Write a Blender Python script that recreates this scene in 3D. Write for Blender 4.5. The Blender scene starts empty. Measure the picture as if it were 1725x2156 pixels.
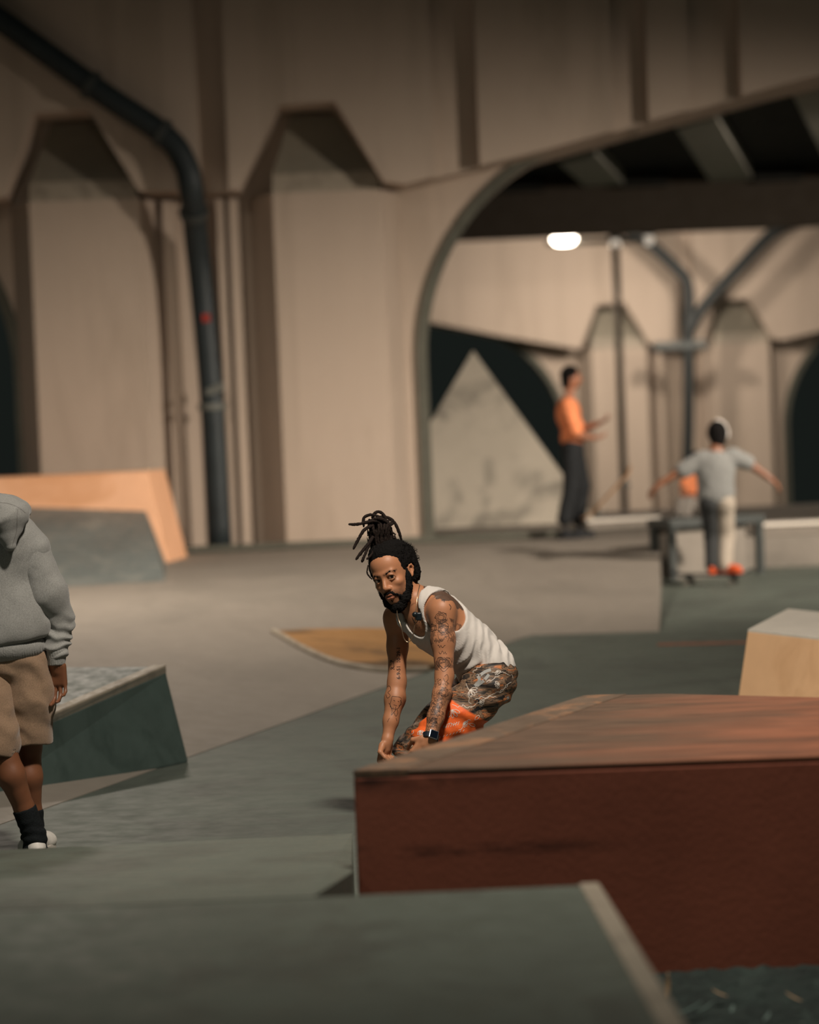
import bpy, bmesh, math, random
import numpy as np
from mathutils import Vector, Matrix

random.seed(7)
rng = np.random.default_rng(7)
S = bpy.context.scene
COL = S.collection
RAD = math.radians

# ------------------------------------------------------------------ camera
F_PX = 85.0 / 36.0 * 2156.0
CAM_H = 1.75
PITCH, ROLL = -2.23, -2.3
CAM_ROT = (Matrix.Rotation(RAD(90 + PITCH), 3, 'X') @ Matrix.Rotation(RAD(ROLL), 3, 'Z'))
CAM_LOC = Vector((0, 0, CAM_H))
cam = bpy.data.cameras.new('camera')
cam.sensor_fit = 'VERTICAL'
cam.sensor_height = 36.0
cam.lens = 85.0
cam.clip_end = 300
cam.dof.use_dof = True
cam.dof.focus_distance = 10.2
cam.dof.aperture_fstop = 1.35
cam_o = bpy.data.objects.new('camera', cam)
cam_o.matrix_world = Matrix.Translation(CAM_LOC) @ CAM_ROT.to_4x4()
COL.objects.link(cam_o)
S.camera = cam_o

# ------------------------------------------------------------------ world, exposure
W = bpy.data.worlds.new('night')
S.world = W
W.use_nodes = True
W.node_tree.nodes['Background'].inputs[0].default_value = (0.80, 1.0, 0.86, 1)
W.node_tree.nodes['Background'].inputs[1].default_value = 0.010
S.view_settings.view_transform = 'Standard'
S.view_settings.look = 'None'
S.view_settings.exposure = 0.0
S.view_settings.gamma = 1.0
S.view_settings.use_curve_mapping = False

# ------------------------------------------------------------------ floodlights of the park (down-facing luminaires, out of frame), plus an added fill under the bridge
WARM = (1.0, 0.86, 0.73)
def flood(name, loc, target, power, size, col=WARM, spread=180):
    l = bpy.data.lights.new(name, 'AREA')
    l.shape = 'DISK'; l.size = size; l.energy = power; l.color = col; l.spread = RAD(spread)
    o = bpy.data.objects.new(name, l)
    o.location = loc
    o.rotation_euler = (Vector(target) - Vector(loc)).to_track_quat('-Z', 'Y').to_euler()
    COL.objects.link(o)
    return o
flood('floodlight_plaza', (0.8, 6.7, 6.2), (0.9, 10.6, 0.5), 225, 0.5, (1.0, 0.89, 0.77), 118)
flood('floodlight_foreground', (-4.2, 2.5, 6.0), (-1.2, 6.6, 0), 34, 0.5, (0.92, 0.97, 0.84))
flood('floodlight_wall', (8.5, 18.5, 5.0), (0.5, 27.0, 0.8), 400, 0.45, WARM, 90)     # cut off above by an added plate: see added_flood_mast
flood('underbridge_fill', (10.0, 36.0, 5.8), (6.5, 41.0, 0), 330, 0.5, WARM, 160)  # fill lamp added to lift the dark ceiling and beam
flood('floodlight_bank', (-3.0, 19.0, 6.0), (-3.0, 19.6, 0), 400, 0.6, WARM, 150)

# ------------------------------------------------------------------ helpers
def P(px, py, Y):
    """world point seen at a photo pixel, at distance Y along the ground"""
    d = CAM_ROT @ Vector(((px - 862.5) / F_PX, (1078 - py) / F_PX, -1))
    return CAM_LOC + d * (Y / d.y)
def G(px, py, z=0.0):
    d = CAM_ROT @ Vector(((px - 862.5) / F_PX, (1078 - py) / F_PX, -1))
    return CAM_LOC + d * ((z - CAM_H) / d.z)

def tag(o, label=None, cat=None, group=None, kind=None):
    if label: o['label'] = label
    if cat: o['category'] = cat
    if group: o['group'] = group
    if kind: o['kind'] = kind
    return o
def link(o, parent=None):
    COL.objects.link(o)
    if parent is not None: o.parent = parent
    return o
def empty(name, loc=(0, 0, 0), rz=0, parent=None):
    o = bpy.data.objects.new(name, None)
    o.location = loc; o.rotation_euler = (0, 0, rz); o.empty_display_size = 0.1
    return link(o, parent)
def mesh_obj(name, verts, faces, mat, parent=None, smooth=False, bevel=0.0):
    me = bpy.data.meshes.new(name)
    me.from_pydata([tuple(v) for v in verts], [], [tuple(f) for f in faces])
    bm = bmesh.new(); bm.from_mesh(me)
    bmesh.ops.recalc_face_normals(bm, faces=bm.faces)
    if bevel:
        bmesh.ops.bevel(bm, geom=[e for e in bm.edges if len(e.link_faces) == 2 and e.calc_face_angle(0) > 0.35],
                        offset=bevel, segments=2, profile=0.6, affect='EDGES', clamp_overlap=True)
    bm.to_mesh(me); bm.free()
    if smooth: me.polygons.foreach_set('use_smooth', [True] * len(me.polygons))
    if mat: me.materials.append(mat)
    return link(bpy.data.objects.new(name, me), parent)
def prism_vf(poly, lo, hi):
    """poly of (a,b); lo/hi: functions (a,b)->Vector for both ends"""
    n = len(poly)
    v = [lo(*p) for p in poly] + [hi(*p) for p in poly]
    f = [tuple(range(n)), tuple(range(2 * n - 1, n - 1, -1))]
    f += [(i, i + n, (i + 1) % n + n, (i + 1) % n) for i in range(n)]
    return v, f
def box_vf(c, s, rot=None):
    c = Vector(c); out = []
    for dx in (-1, 1):
        for dy in (-1, 1):
            for dz in (-1, 1):
                d = Vector((dx * s[0] / 2, dy * s[1] / 2, dz * s[2] / 2))
                out.append(c + (rot @ d if rot else d))
    return out, [(0, 1, 3, 2), (4, 6, 7, 5), (0, 4, 5, 1), (2, 3, 7, 6), (0, 2, 6, 4), (1, 5, 7, 3)]
def hexa(name, pts, mat, parent=None, bevel=0.01):
    """8 points: bottom loop (4) then top loop (4)"""
    return mesh_obj(name, pts, [(3, 2, 1, 0), (4, 5, 6, 7), (0, 1, 5, 4), (1, 2, 6, 5), (2, 3, 7, 6), (3, 0, 4, 7)], mat, parent, bevel=bevel)
def catmull(pts, n=8):
    pts = [np.array(p, float) for p in pts]
    if len(pts) < 3: return pts
    q = [2 * pts[0] - pts[1]] + pts + [2 * pts[-1] - pts[-2]]
    out = []
    for i in range(1, len(q) - 2):
        for k in range(n):
            t = k / n
            out.append(0.5 * ((2 * q[i]) + (-q[i-1] + q[i+1]) * t + (2*q[i-1] - 5*q[i] + 4*q[i+1] - q[i+2]) * t*t
                              + (-q[i-1] + 3*q[i] - 3*q[i+1] + q[i+2]) * t**3))
    out.append(pts[-1])
    return out
def tube_vf(path, radii, seg=10, flat=1.0, closed_ends=True):
    path = [Vector(p) for p in path]; n = len(path)
    if not hasattr(radii, '__len__'): radii = [radii] * n
    v, f = [], []
    prev = None
    for i, p in enumerate(path):
        t = (path[min(i + 1, n - 1)] - path[max(i - 1, 0)]).normalized()
        if prev is None:
            ref = Vector((0, 0, 1)) if abs(t.z) < 0.9 else Vector((1, 0, 0))
            a = t.cross(ref).normalized()
        else:
            a = (prev - t * prev.dot(t)).normalized()
        prev = a
        b = t.cross(a)
        for k in range(seg):
            w = 2 * math.pi * k / seg
            v.append(p + (a * math.cos(w) + b * math.sin(w) * flat) * radii[i])
    for i in range(n - 1):
        for k in range(seg):
            f.append((i*seg + k, i*seg + (k+1) % seg, (i+1)*seg + (k+1) % seg, (i+1)*seg + k))
    if closed_ends:
        f.append(tuple(range(seg - 1, -1, -1))); f.append(tuple((n-1)*seg + k for k in range(seg)))
    return v, f
def tube(name, path, radii, mat, parent=None, seg=10, flat=1.0):
    v, f = tube_vf(path, radii, seg, flat)
    return mesh_obj(name, v, f, mat, parent, smooth=True)
def lathe_vf(profile, seg=20):
    v, f = [], []
    for r, z in profile:
        for k in range(seg):
            w = 2 * math.pi * k / seg
            v.append(Vector((r * math.cos(w), r * math.sin(w), z)))
    for i in range(len(profile) - 1):
        for k in range(seg):
            f.append((i*seg + k, i*seg + (k+1) % seg, (i+1)*seg + (k+1) % seg, (i+1)*seg + k))
    f.append(tuple(range(seg - 1, -1, -1))); f.append(tuple((len(profile)-1)*seg + k for k in range(seg)))
    return v, f
def join_vf(*parts):
    v, f = [], []
    for pv, pf in parts:
        o = len(v); v += list(pv); f += [tuple(i + o for i in q) for q in pf]
    return v, f

# ------------------------------------------------------------------ materials
def lin(c):
    return tuple(((x / 255) / 12.92 if x / 255 <= 0.04045 else ((x / 255 + 0.055) / 1.055) ** 2.4) for x in c)
class NT:
    def __init__(self, name):
        self.m = bpy.data.materials.new(name); self.m.use_nodes = True
        self.t = self.m.node_tree; self.b = self.t.nodes['Principled BSDF']
        self.tc = self.t.nodes.new('ShaderNodeTexCoord')
    def n(self, typ, **kw):
        nd = self.t.nodes.new('ShaderNode' + typ)
        for k, v in kw.items():
            if k in ('inp',): continue
            setattr(nd, k, v)
        for k, v in kw.get('inp', {}).items(): nd.inputs[k].default_value = v
        return nd
    def l(self, a, b): self.t.links.new(a, b)
    def noise(self, scale, detail=4, rough=0.55, vec=None, dist=0.0, sc3=None):
        nd = self.n('TexNoise', inp={'Scale': scale, 'Detail': detail, 'Roughness': rough, 'Distortion': dist})
        src = vec or self.tc.outputs['Object']
        if sc3:
            mp = self.n('Mapping'); mp.inputs['Scale'].default_value = sc3
            self.l(src, mp.inputs['Vector']); src = mp.outputs['Vector']
        self.l(src, nd.inputs['Vector'])
        return nd.outputs['Fac']
    def ramp(self, fac, stops):
        nd = self.n('ValToRGB'); cr = nd.color_ramp
        while len(cr.elements) < len(stops): cr.elements.new(0.5)
        for e, (p, c) in zip(cr.elements, stops):
            e.position = p; e.color = (*c, 1) if len(c) == 3 else c
        self.l(fac, nd.inputs['Fac'])
        return nd.outputs['Color']
    def mix(self, fac, a, b, blend='MIX'):
        nd = self.n('Mix', data_type='RGBA', blend_type=blend)
        for sock, val in ((nd.inputs[0], fac), (nd.inputs[6], a), (nd.inputs[7], b)):
            if hasattr(val, 'is_linked') or hasattr(val, 'node'): self.l(val, sock)
            elif isinstance(val, (int, float)): sock.default_value = val
            else: sock.default_value = (*val, 1) if len(val) == 3 else val
        return nd.outputs[2]
    def math(self, op, a, b=None, clamp=False):
        nd = self.n('Math', operation=op, use_clamp=clamp)
        for sock, val in ((nd.inputs[0], a), (nd.inputs[1], b)):
            if val is None: continue
            if isinstance(val, (int, float)): sock.default_value = val
            else: self.l(val, sock)
        return nd.outputs[0]
    def bump(self, h, strength=0.3, dist=0.01, prev=None):
        nd = self.n('Bump', inp={'Strength': strength, 'Distance': dist})
        self.l(h, nd.inputs['Height'])
        if prev: self.l(prev, nd.inputs['Normal'])
        self.l(nd.outputs['Normal'], self.b.inputs['Normal'])
        return nd.outputs['Normal']
    def out(self, color=None, rough=0.7, metal=0.0, spec=0.5):
        if color is not None:
            if hasattr(color, 'node'): self.l(color, self.b.inputs['Base Color'])
            else: self.b.inputs['Base Color'].default_value = (*color, 1)
        if hasattr(rough, 'node'): self.l(rough, self.b.inputs['Roughness'])
        else: self.b.inputs['Roughness'].default_value = rough
        self.b.inputs['Metallic'].default_value = metal
        self.b.inputs['Specular IOR Level'].default_value = spec
        return self.m

def concrete(name, base, var=0.25, scale=1.0, rough=0.75, streak=None, stain=None, stain_amt=0.0, bumps=0.25, stain_sc3=None):
    """poured concrete / painted concrete: cloudy tone, trowel streaks, scuffs, pores"""
    N = NT(name); base = np.array(lin(base))
    lo, hi = tuple(base * (1 - var)), tuple(base * (1 + var))
    big = N.noise(0.7 * scale, 5, 0.6, dist=0.4)
    c = N.ramp(big, [(0.3, lo), (0.7, hi)])
    mid = N.noise(5 * scale, 6, 0.65, sc3=streak)
    c = N.mix(0.35, c, N.ramp(mid, [(0.3, tuple(base * (1 - 1.3 * var))), (0.7, tuple(base * (1 + 1.3 * var)))]))
    if stain is not None:
        st = N.noise(1.6 * scale, 7, 0.62, dist=0.8, sc3=stain_sc3)
        m = N.ramp(st, [(0.5, (0, 0, 0)), (0.62, (1, 1, 1))])
        c = N.mix(N.math('MULTIPLY', m, stain_amt), c, lin(stain))
    fine = N.noise(60, 3, 0.6)
    b1 = N.bump(fine, bumps, 0.002)
    N.bump(mid, bumps, 0.006, b1)
    r = N.ramp(N.noise(9 * scale, 4), [(0.3, (rough - .12,) * 3), (0.7, (min(1, rough + .12),) * 3)])
    return N.out(c, r, spec=0.35)
def plain(name, base, rough=0.5, metal=0.0, var=0.12, scale=30, bump=0.0, spec=0.4):
    N = NT(name); base = np.array(lin(base))
    h = N.noise(scale, 4)
    c = N.ramp(h, [(0.3, tuple(base * (1 - var))), (0.7, tuple(base * (1 + var)))])
    if bump: N.bump(h, bump, 0.004)
    return N.out(c, rough, metal, spec)

M = {}
M['floor'] = concrete('floor_concrete', (88, 95, 87), 0.2, 0.8, 0.6, streak=(0.5, 3.0, 1), stain=(70, 73, 68), stain_amt=0.5)
M['bank'] = concrete('bank_concrete', (132, 125, 115), 0.10, 0.8, 0.7, streak=(1.5, 0.5, 1), stain=(114, 109, 100), stain_amt=0.45, stain_sc3=(0.6, 0.25, 1))
M['wall'] = concrete('wall_concrete', (178, 162, 146), 0.04, 0.7, 0.85, streak=(1.2, 1.2, 0.08), stain=(148, 134, 118), stain_amt=0.35, stain_sc3=(1.3, 1.3, 0.15))
M['slab'] = concrete('slab_concrete', (96, 103, 94), 0.16, 1.4, 0.5, streak=(0.4, 3.0, 1), stain=(76, 78, 71), stain_amt=0.5)
M['coping'] = concrete('coping_concrete', (158, 148, 132), 0.12, 3, 0.6, stain=(112, 104, 92), stain_amt=0.5)
M['dark_concrete'] = concrete('dark_concrete', (84, 84, 74), 0.2, 1.5, 0.8)
M['cap'] = concrete('cap_concrete', (128, 122, 108), 0.15, 1.5, 0.85)
M['pale'] = concrete('pale_concrete', (196, 187, 170), 0.08, 0.8, 0.75, stain=(120, 116, 106), stain_amt=0.7)
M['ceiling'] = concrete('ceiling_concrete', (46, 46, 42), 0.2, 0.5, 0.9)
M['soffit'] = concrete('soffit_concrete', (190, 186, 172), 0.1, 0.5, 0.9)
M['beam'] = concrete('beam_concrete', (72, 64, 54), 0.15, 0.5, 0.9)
M['red_top'] = None
def red_face():
    N = NT('red_painted_face'); base = np.array(lin((152, 88, 68)))
    c = N.ramp(N.noise(1.4, 5, 0.6), [(0.3, tuple(base * .8)), (0.7, tuple(base * 1.15))])
    sep = N.n('SeparateXYZ'); N.l(N.tc.outputs['Object'], sep.inputs[0])
    g = N.noise(7, 6, 0.7, sc3=(.5, .5, 2.2))
    for z0, hw, x1 in ((.425, .03, .95), (.64, .045, .75), (.27, .012, .9)):
        band = N.math('SUBTRACT', 1.0, N.math('DIVIDE', N.math('ABSOLUTE', N.math('SUBTRACT', sep.outputs['Z'], z0)), hw), clamp=True)
        fade = N.math('MULTIPLY', N.math('SUBTRACT', x1, sep.outputs['X']), 2.0, clamp=True)
        mk = N.math('MULTIPLY', N.math('MULTIPLY', band, fade), N.ramp(g, [(.42, (0, 0, 0)), (.6, (1, 1, 1))]))
        c = N.mix(N.math('MULTIPLY', mk, .9), c, lin((34, 24, 22)))
    N.bump(N.noise(50, 3), .25, .003)
    return N.out(c, .6, spec=.35)
def red_top():
    # paint ridden away towards the grind edge: grey-brown there, red-brown further in
    N = NT('red_painted_top'); sep = N.n('SeparateXYZ'); N.l(N.tc.outputs['Object'], sep.inputs[0])
    st = N.noise(2.2, 7, .62, dist=.6, sc3=(.5, 2.6, 1)); fine = N.noise(9, 6, .65, sc3=(.4, 3.0, 1))
    d = N.math('SUBTRACT', sep.outputs['X'], N.math('MULTIPLY', sep.outputs['Y'], .42))       # distance from the edge
    d = N.math('ADD', N.math('MULTIPLY', d, .75), N.math('MULTIPLY', N.math('SUBTRACT', st, .5), 1.6))
    paint = N.ramp(st, [(.3, lin((118, 70, 50))), (.55, lin((156, 100, 74))), (.75, lin((124, 84, 66)))])
    bare = N.ramp(fine, [(.3, lin((70, 62, 52))), (.7, lin((98, 86, 72)))])
    c = N.mix(N.ramp(d, [(.34, (0, 0, 0)), (1.0, (1, 1, 1))]), bare, paint)
    c = N.mix(.3, c, N.ramp(fine, [(.3, lin((84, 62, 50))), (.7, lin((140, 96, 72)))]))
    N.bump(fine, .2, .003)
    return N.out(c, N.ramp(fine, [(.3, (.5,) * 3), (.7, (.75,) * 3)]), spec=.35)
M['red_top'] = red_top()
M['red_face'] = red_face()
M['teal'] = concrete('teal_painted', (62, 76, 72), 0.16, 1.6, 0.6, stain=(44, 58, 54), stain_amt=0.6)
M['teal_top'] = concrete('teal_worn_top', (96, 104, 96), 0.2, 1.6, 0.55, streak=(2, 0.6, 1), stain=(62, 76, 72), stain_amt=0.6)
M['tan'] = concrete('tan_painted', (252, 204, 156), 0.06, 1.6, 0.6, stain=(214, 162, 112), stain_amt=0.3)
M['tan_top'] = concrete('worn_white_top', (238, 230, 216), 0.1, 1.6, 0.55)
M['orange'] = concrete('orange_painted', (240, 186, 146), 0.08, 0.9, 0.6, stain=(206, 146, 98), stain_amt=0.6, stain_sc3=(0.5, 0.5, 1.2))
M['blue_grey'] = concrete('blue_grey_ramp', (104, 112, 110), 0.22, 1.2, 0.5, stain=(142, 142, 134), stain_amt=0.5, stain_sc3=(1.2, 1.2, .8))
M['ochre'] = concrete('ochre_patch', (150, 112, 68), 0.14, 1.5, 0.6, stain=(66, 54, 38), stain_amt=0.85, stain_sc3=(0.4, 0.8, 1))
M['dirt'] = concrete('dark_planting_soil', (30, 40, 37), 0.5, 5, 0.95, stain=(50, 63, 58), stain_amt=0.5, bumps=0.9)
M['pipe'] = plain('painted_pipe', (40, 48, 50), 0.5, 0.1, 0.2, 3)
M['pipe_dark'] = plain('dark_painted_pipe', (30, 34, 33), 0.6, 0.0, 0.2, 3)
M['pipe_light'] = plain('galvanised_pipe', (96, 98, 92), 0.6, 0.1, 0.2, 4)
M['steel'] = plain('dark_steel', (66, 70, 68), 0.5, 0.15, 0.2, 20)
M['black'] = plain('black_rubber', (24, 24, 24), 0.6)
M['red_mark'] = plain('red_sticker', (150, 40, 26), 0.6)
M['line_red'] = plain('faded_red_line', (150, 92, 68), 0.7, 0, 0.3, 8)

# ================================================================== SETTING
def arcade(name, O, ang, dz, panels, s_min, s_max, zb, lo=0.0):
    e = Vector((math.cos(RAD(ang)), math.sin(RAD(ang)), 0)); nn = Vector((-e.y, e.x, 0))
    O = Vector((O[0], O[1], dz))
    L = lambda s, t, z: O + e * s + nn * t + Vector((0, 0, z))
    # lower wall with round arches either side of the pier
    R = 2.5
    quarter = [(2.5, zb)] + [(5.0 - R * math.cos(a), 2.4 + R * math.sin(a)) for a in np.linspace(0, math.pi / 2, 25)]
    poly = [(lo - a, b) for a, b in quarter[::-1]] + quarter + [(5.0, 7.5), (lo - 5.0, 7.5)]
    v, f = prism_vf(poly, lambda a, b: L(a, .60, b), lambda a, b: L(a, 1.1, b))
    wall = tag(mesh_obj(name, v, f, M['wall']), kind='structure')
    # archivolts
    for sg in (-1, 1):
        inn = [(sg * 2.5, zb)] + [(sg * (5.0 - R * math.cos(a)), 2.4 + R * math.sin(a)) for a in np.linspace(0, math.pi / 2, 25)]
        out = [(sg * 2.37, zb)] + [(sg * (5.0 - (R + .13) * math.cos(a)), 2.4 + (R + .13) * math.sin(a)) for a in np.linspace(0, math.pi / 2, 25)]
        if sg < 0: inn = [(a + lo, b) for a, b in inn]; out = [(a + lo, b) for a, b in out]
        vv, ff = [], []
        for (a, b), (g, h) in zip(inn, out): vv += [L(a, .54, b), L(g, .54, h), L(g, .63, h), L(a, .63, b)]
        for i in range(len(inn) - 1):
            for k in range(4): ff.append((4*i + k, 4*i + (k+1) % 4, 4*i + 4 + (k+1) % 4, 4*i + 4 + k))
        mesh_obj('archivolt', vv, ff, M['dark_concrete'], wall)
    # columns with chamfered sides, a weathered sill and a hipped cap
    for c in (-1.35, 1.35):
        sec = [(c - .82, .61), (c - .54, .04), (c + .68, .04), (c + .90, .61)]
        v, f = prism_vf(sec, lambda a, b: L(a, b, zb), lambda a, b: L(a, b, 4.31))
        mesh_obj('column', v, f, M['wall'], wall)
        hexa('column_sill', [L(c-.54, .04, 4.31), L(c+.66, .04, 4.31), L(c+.66, .61, 4.31), L(c-.54, .61, 4.31),
                             L(c-.53, .10, 4.53), L(c+.64, .10, 4.53), L(c+.64, .61, 4.53), L(c-.53, .61, 4.53)], M['coping'], wall, bevel=0)
        hexa('column_cap', [L(c-.53, .11, 4.53), L(c+.64, .11, 4.53), L(c+.64, .61, 4.53), L(c-.53, .61, 4.53),
                            L(c-.30, .50, 5.22), L(c+.24, .50, 5.22), L(c+.24, .61, 5.22), L(c-.30, .61, 5.22)], M['cap'], wall, bevel=0)
    for a, b in ((-.44, -.30), (.17, .25), (.31, .42)):
        v, f = prism_vf([(a, .34), (b, .34), (b, .61), (a, .61)], lambda p, q: L(p, q, zb), lambda p, q: L(p, q, 4.3))
        mesh_obj('rib', v, f, M['wall'], wall)
    # overhanging upper wall: notched above the columns, haunched over the arches
    def bottom():
        p = []
        for s, z in ((9.6, 5.75), (8.2, 5.62), (6.76, 5.34), (5.0, 4.93), (3.87, 4.66), (2.9, 4.46), (2.28, 4.33), (2.12, 4.36)): p.append((-s, z))
        for c in (-1.45, 1.25):
            p += [(c - .80, 4.33), (c - .32, 5.25), (c + .29, 5.27), (c + .80, 4.36)]
        for s, z in ((2.12, 4.36), (2.28, 4.33), (2.9, 4.46), (3.87, 4.66), (5.0, 4.93), (6.76, 5.34), (8.2, 5.62), (9.6, 5.75)): p.append((s, z))
        return sorted(set(p), key=lambda q: q[0])
    prof = bottom()
    def zat(s):
        for (a, b), (c, d) in zip(prof, prof[1:]):
            if a <= s <= c: return b + (d - b) * (s - a) / max(c - a, 1e-6)
        return prof[-1][1]
    def seg(s0, s1): return [(s0, zat(s0))] + [q for q in prof if s0 < q[0] < s1] + [(s1, zat(s1))]
    b = seg(s_min, s_max)
    v, f = prism_vf(b + [(s_max, 9.5), (s_min, 9.5)], lambda p, q: L(p, 0.0, q), lambda p, q: L(p, 1.6, q))
    mesh_obj('upper_wall', v, f, M['wall'], wall)
    for s0, s1 in panels:
        b = seg(s0, s1)
        v, f = prism_vf(b + [(s1, 9.5), (s0, 9.5)], lambda p, q: L(p, -0.26, q), lambda p, q: L(p, 0.003, q))
        mesh_obj('wall_panel', v, f, M['wall'], wall)
    return wall, L

FRONT_O = P(452, 1160, 27.0)
wall_front, LF = arcade('wall_front', FRONT_O, 2.5, 0.0, [(-9.5, .02), (.34, 2.62), (3.12, 4.62), (5.02, 5.48), (6.06, 9.5)], -9.5, 9.5, 0.2, .3)
BACK_O = P(1433, 900, 53.0)
wall_back, LB = arcade('wall_back', BACK_O, 2.0, -1.22, [(-9.5, 0), (.34, 9.5)], -9.5, 9.5, 0.2)

# ground: the flat, a raised bank in front of the wall, the deck under the bridge
def quad_obj(name, pts, mat, th=0.3):
    v, f = prism_vf([(p[0], p[1]) for p in pts], lambda a, b: Vector((a, b, pts[0][2] - th)), lambda a, b: Vector((a, b, pts[0][2])))
    return tag(mesh_obj(name, v, f, mat), kind='structure')
floor = quad_obj('floor', [(-14, 3.5, 0), (14, 3.5, 0), (14, 29.0, 0), (-14, 29.0, 0)], M['floor'])
def bank_y0(x): return max(9.6, 12.9 + 2.93 * (x + 1.17)) if x < .9 else 18.95 - .1 * (x - .9)
def bank_z(x, y): return 0.004 + 0.33 * max(0.0, min(1.0, (y - bank_y0(x)) * .323 / 2.3))
bm = bmesh.new()
bmesh.ops.create_grid(bm, x_segments=150, y_segments=80, size=1)
for vtx in bm.verts:
    x = -3.9 + 6.7 * vtx.co.x; y0 = bank_y0(x)
    vtx.co = Vector((x, y0 + (27.5 - y0) * (vtx.co.y + 1) / 2, 0))
bmesh.ops.bisect_plane(bm, geom=bm.verts[:] + bm.edges[:] + bm.faces[:], plane_co=(1.9, 18.7, 0), plane_no=(0.994, -0.108, 0), clear_outer=True)
for vtx in bm.verts: vtx.co.z = bank_z(vtx.co.x, vtx.co.y)
side = [e for e in bm.edges if len(e.link_faces) == 1]
ext = bmesh.ops.extrude_edge_only(bm, edges=side)
for g in ext['geom']:
    if isinstance(g, bmesh.types.BMVert): g.co.z = -0.05
me = bpy.data.meshes.new('ground_bank'); bm.normal_update(); bm.to_mesh(me); bm.free()
me.materials.append(M['bank'])
bank = tag(link(bpy.data.objects.new('ground_bank', me)), kind='structure')
deck_pts = [(2.70, 25.75), (14, 25.75), (14, 33.5), (-10, 33.5), (-10, 27.45), (2.70, 27.45)]
v, f = prism_vf(deck_pts, lambda a, b: Vector((a, b, -0.1)), lambda a, b: Vector((a, b, 0.336)))
deck = tag(mesh_obj('floor_deck', v, f, M['bank']), kind='structure')
floor_far = quad_obj('floor_far', [(-22, 33.0, -1.02), (26, 33.0, -1.02), (26, 62, -1.02), (-22, 62, -1.02)], M['floor'])
# dark kerb along the wall foot
v, f = tube_vf([LF(-6, .02, .36), LF(4.2, .02, .36)], .06, 6)
tag(mesh_obj('trim_kerb', v, f, M['dark_concrete']), kind='structure')

# ceiling of the bridge, its downstand beam, and pale soffit panels
def shift(px0, py0, z): return G(px0, py0, z)
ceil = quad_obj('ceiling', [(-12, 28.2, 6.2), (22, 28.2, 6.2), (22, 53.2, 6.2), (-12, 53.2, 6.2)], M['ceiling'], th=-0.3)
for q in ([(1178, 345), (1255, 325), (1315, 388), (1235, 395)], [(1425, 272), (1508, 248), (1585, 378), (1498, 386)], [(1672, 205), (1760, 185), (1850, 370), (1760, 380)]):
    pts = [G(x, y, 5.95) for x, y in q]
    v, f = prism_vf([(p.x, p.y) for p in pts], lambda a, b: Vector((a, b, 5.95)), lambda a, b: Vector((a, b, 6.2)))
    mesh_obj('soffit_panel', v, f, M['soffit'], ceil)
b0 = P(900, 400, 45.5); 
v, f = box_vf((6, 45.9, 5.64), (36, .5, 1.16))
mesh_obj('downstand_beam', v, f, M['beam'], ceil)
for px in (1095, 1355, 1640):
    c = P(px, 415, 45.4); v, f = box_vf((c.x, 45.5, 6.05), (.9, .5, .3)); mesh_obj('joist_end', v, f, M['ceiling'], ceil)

# ------------------------------------------------------------------ downpipes
def pipe_obj(name, stem, r, mat, label, collars):
    root = empty(name, stem[0])
    root_inv = Vector(stem[0])
    v, f = tube_vf([Vector(p) - root_inv for p in catmull(stem, 6)], r, 14)
    mesh_obj('pipe_run', v, f, mat, root, smooth=True)
    for c, d, m in collars:
        c = Vector(c) - root_inv; d = Vector(d).normalized()
        v, f = tube_vf([c - d * .035, c + d * .035], r * 1.22, 14)
        mesh_obj('collar', v, f, m, root, smooth=False)
    return tag(root, label, 'pipe')
pA = [LF(.06, .12, .34), LF(.04, .12, 2.0), LF(-.02, .10, 3.3), LF(-.05, -.08, 3.85), LF(-.06, -.46, 4.3), LF(-.12, -.50, 4.62), LF(-.35, -.50, 4.95), LF(-1.1, -.50, 5.5), LF(-2.7, -.5, 6.75)]
pipe = pipe_obj('downpipe', pA, .135, M['pipe'], 'big dark blue downpipe bending diagonally up the wall between two columns',
         [(LF(.04, .12, 1.96), (0, 0, 1), M['pipe_light']), (LF(-.055, -.30, 4.1), (0, -.6, .7), M['steel']), (LF(-.35, -.5, 4.95), (-.9, 0, .6), M['steel']), (LF(-1.1, -.5, 5.5), (-.8, 0, .6), M['steel'])])
o0 = Vector(pA[0])
v, f = box_vf(LF(.02, -.03, 2.95) - o0, (.09, .02, .09)); mesh_obj('sticker', v, f, M['red_mark'], pipe)
hexa('bracket', [q - o0 for q in (LF(-.02, -.06, 2.08), LF(.18, -.06, 2.13), LF(.18, .2, 2.13), LF(-.02, .2, 2.08), LF(-.02, -.06, 2.16), LF(.18, -.06, 2.24), LF(.18, .2, 2.24), LF(-.02, .2, 2.16))], M['pipe_light'], pipe, bevel=.01)
D = 51.5
pB = [P(1443, 1090, D), P(1450, 900, D), P(1450, 700, D), P(1448, 600, D), P(1420, 560, D), P(1360, 508, D), P(1290, 470, D)]
ypipe = pipe_obj('branched_downpipe', pB, .13, M['pipe_dark'], 'forked grey downpipe under the far side of the bridge',
         [(P(1451, 722, D), (0, 0, 1), M['steel'])])
o0 = Vector(pB[0])
v, f = tube_vf([Vector(p) - o0 for p in catmull([P(1450, 700, D), P(1475, 655, D), P(1560, 560, D), P(1640, 482, D), P(1740, 455, D)], 5)], .13, 12)
mesh_obj('branch', v, f, M['pipe_dark'], ypipe, smooth=True)
v, f = box_vf(P(1432, 727, D) - o0, (1.12, .3, .16)); mesh_obj('bracket', v, f, M['steel'], ypipe)

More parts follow.
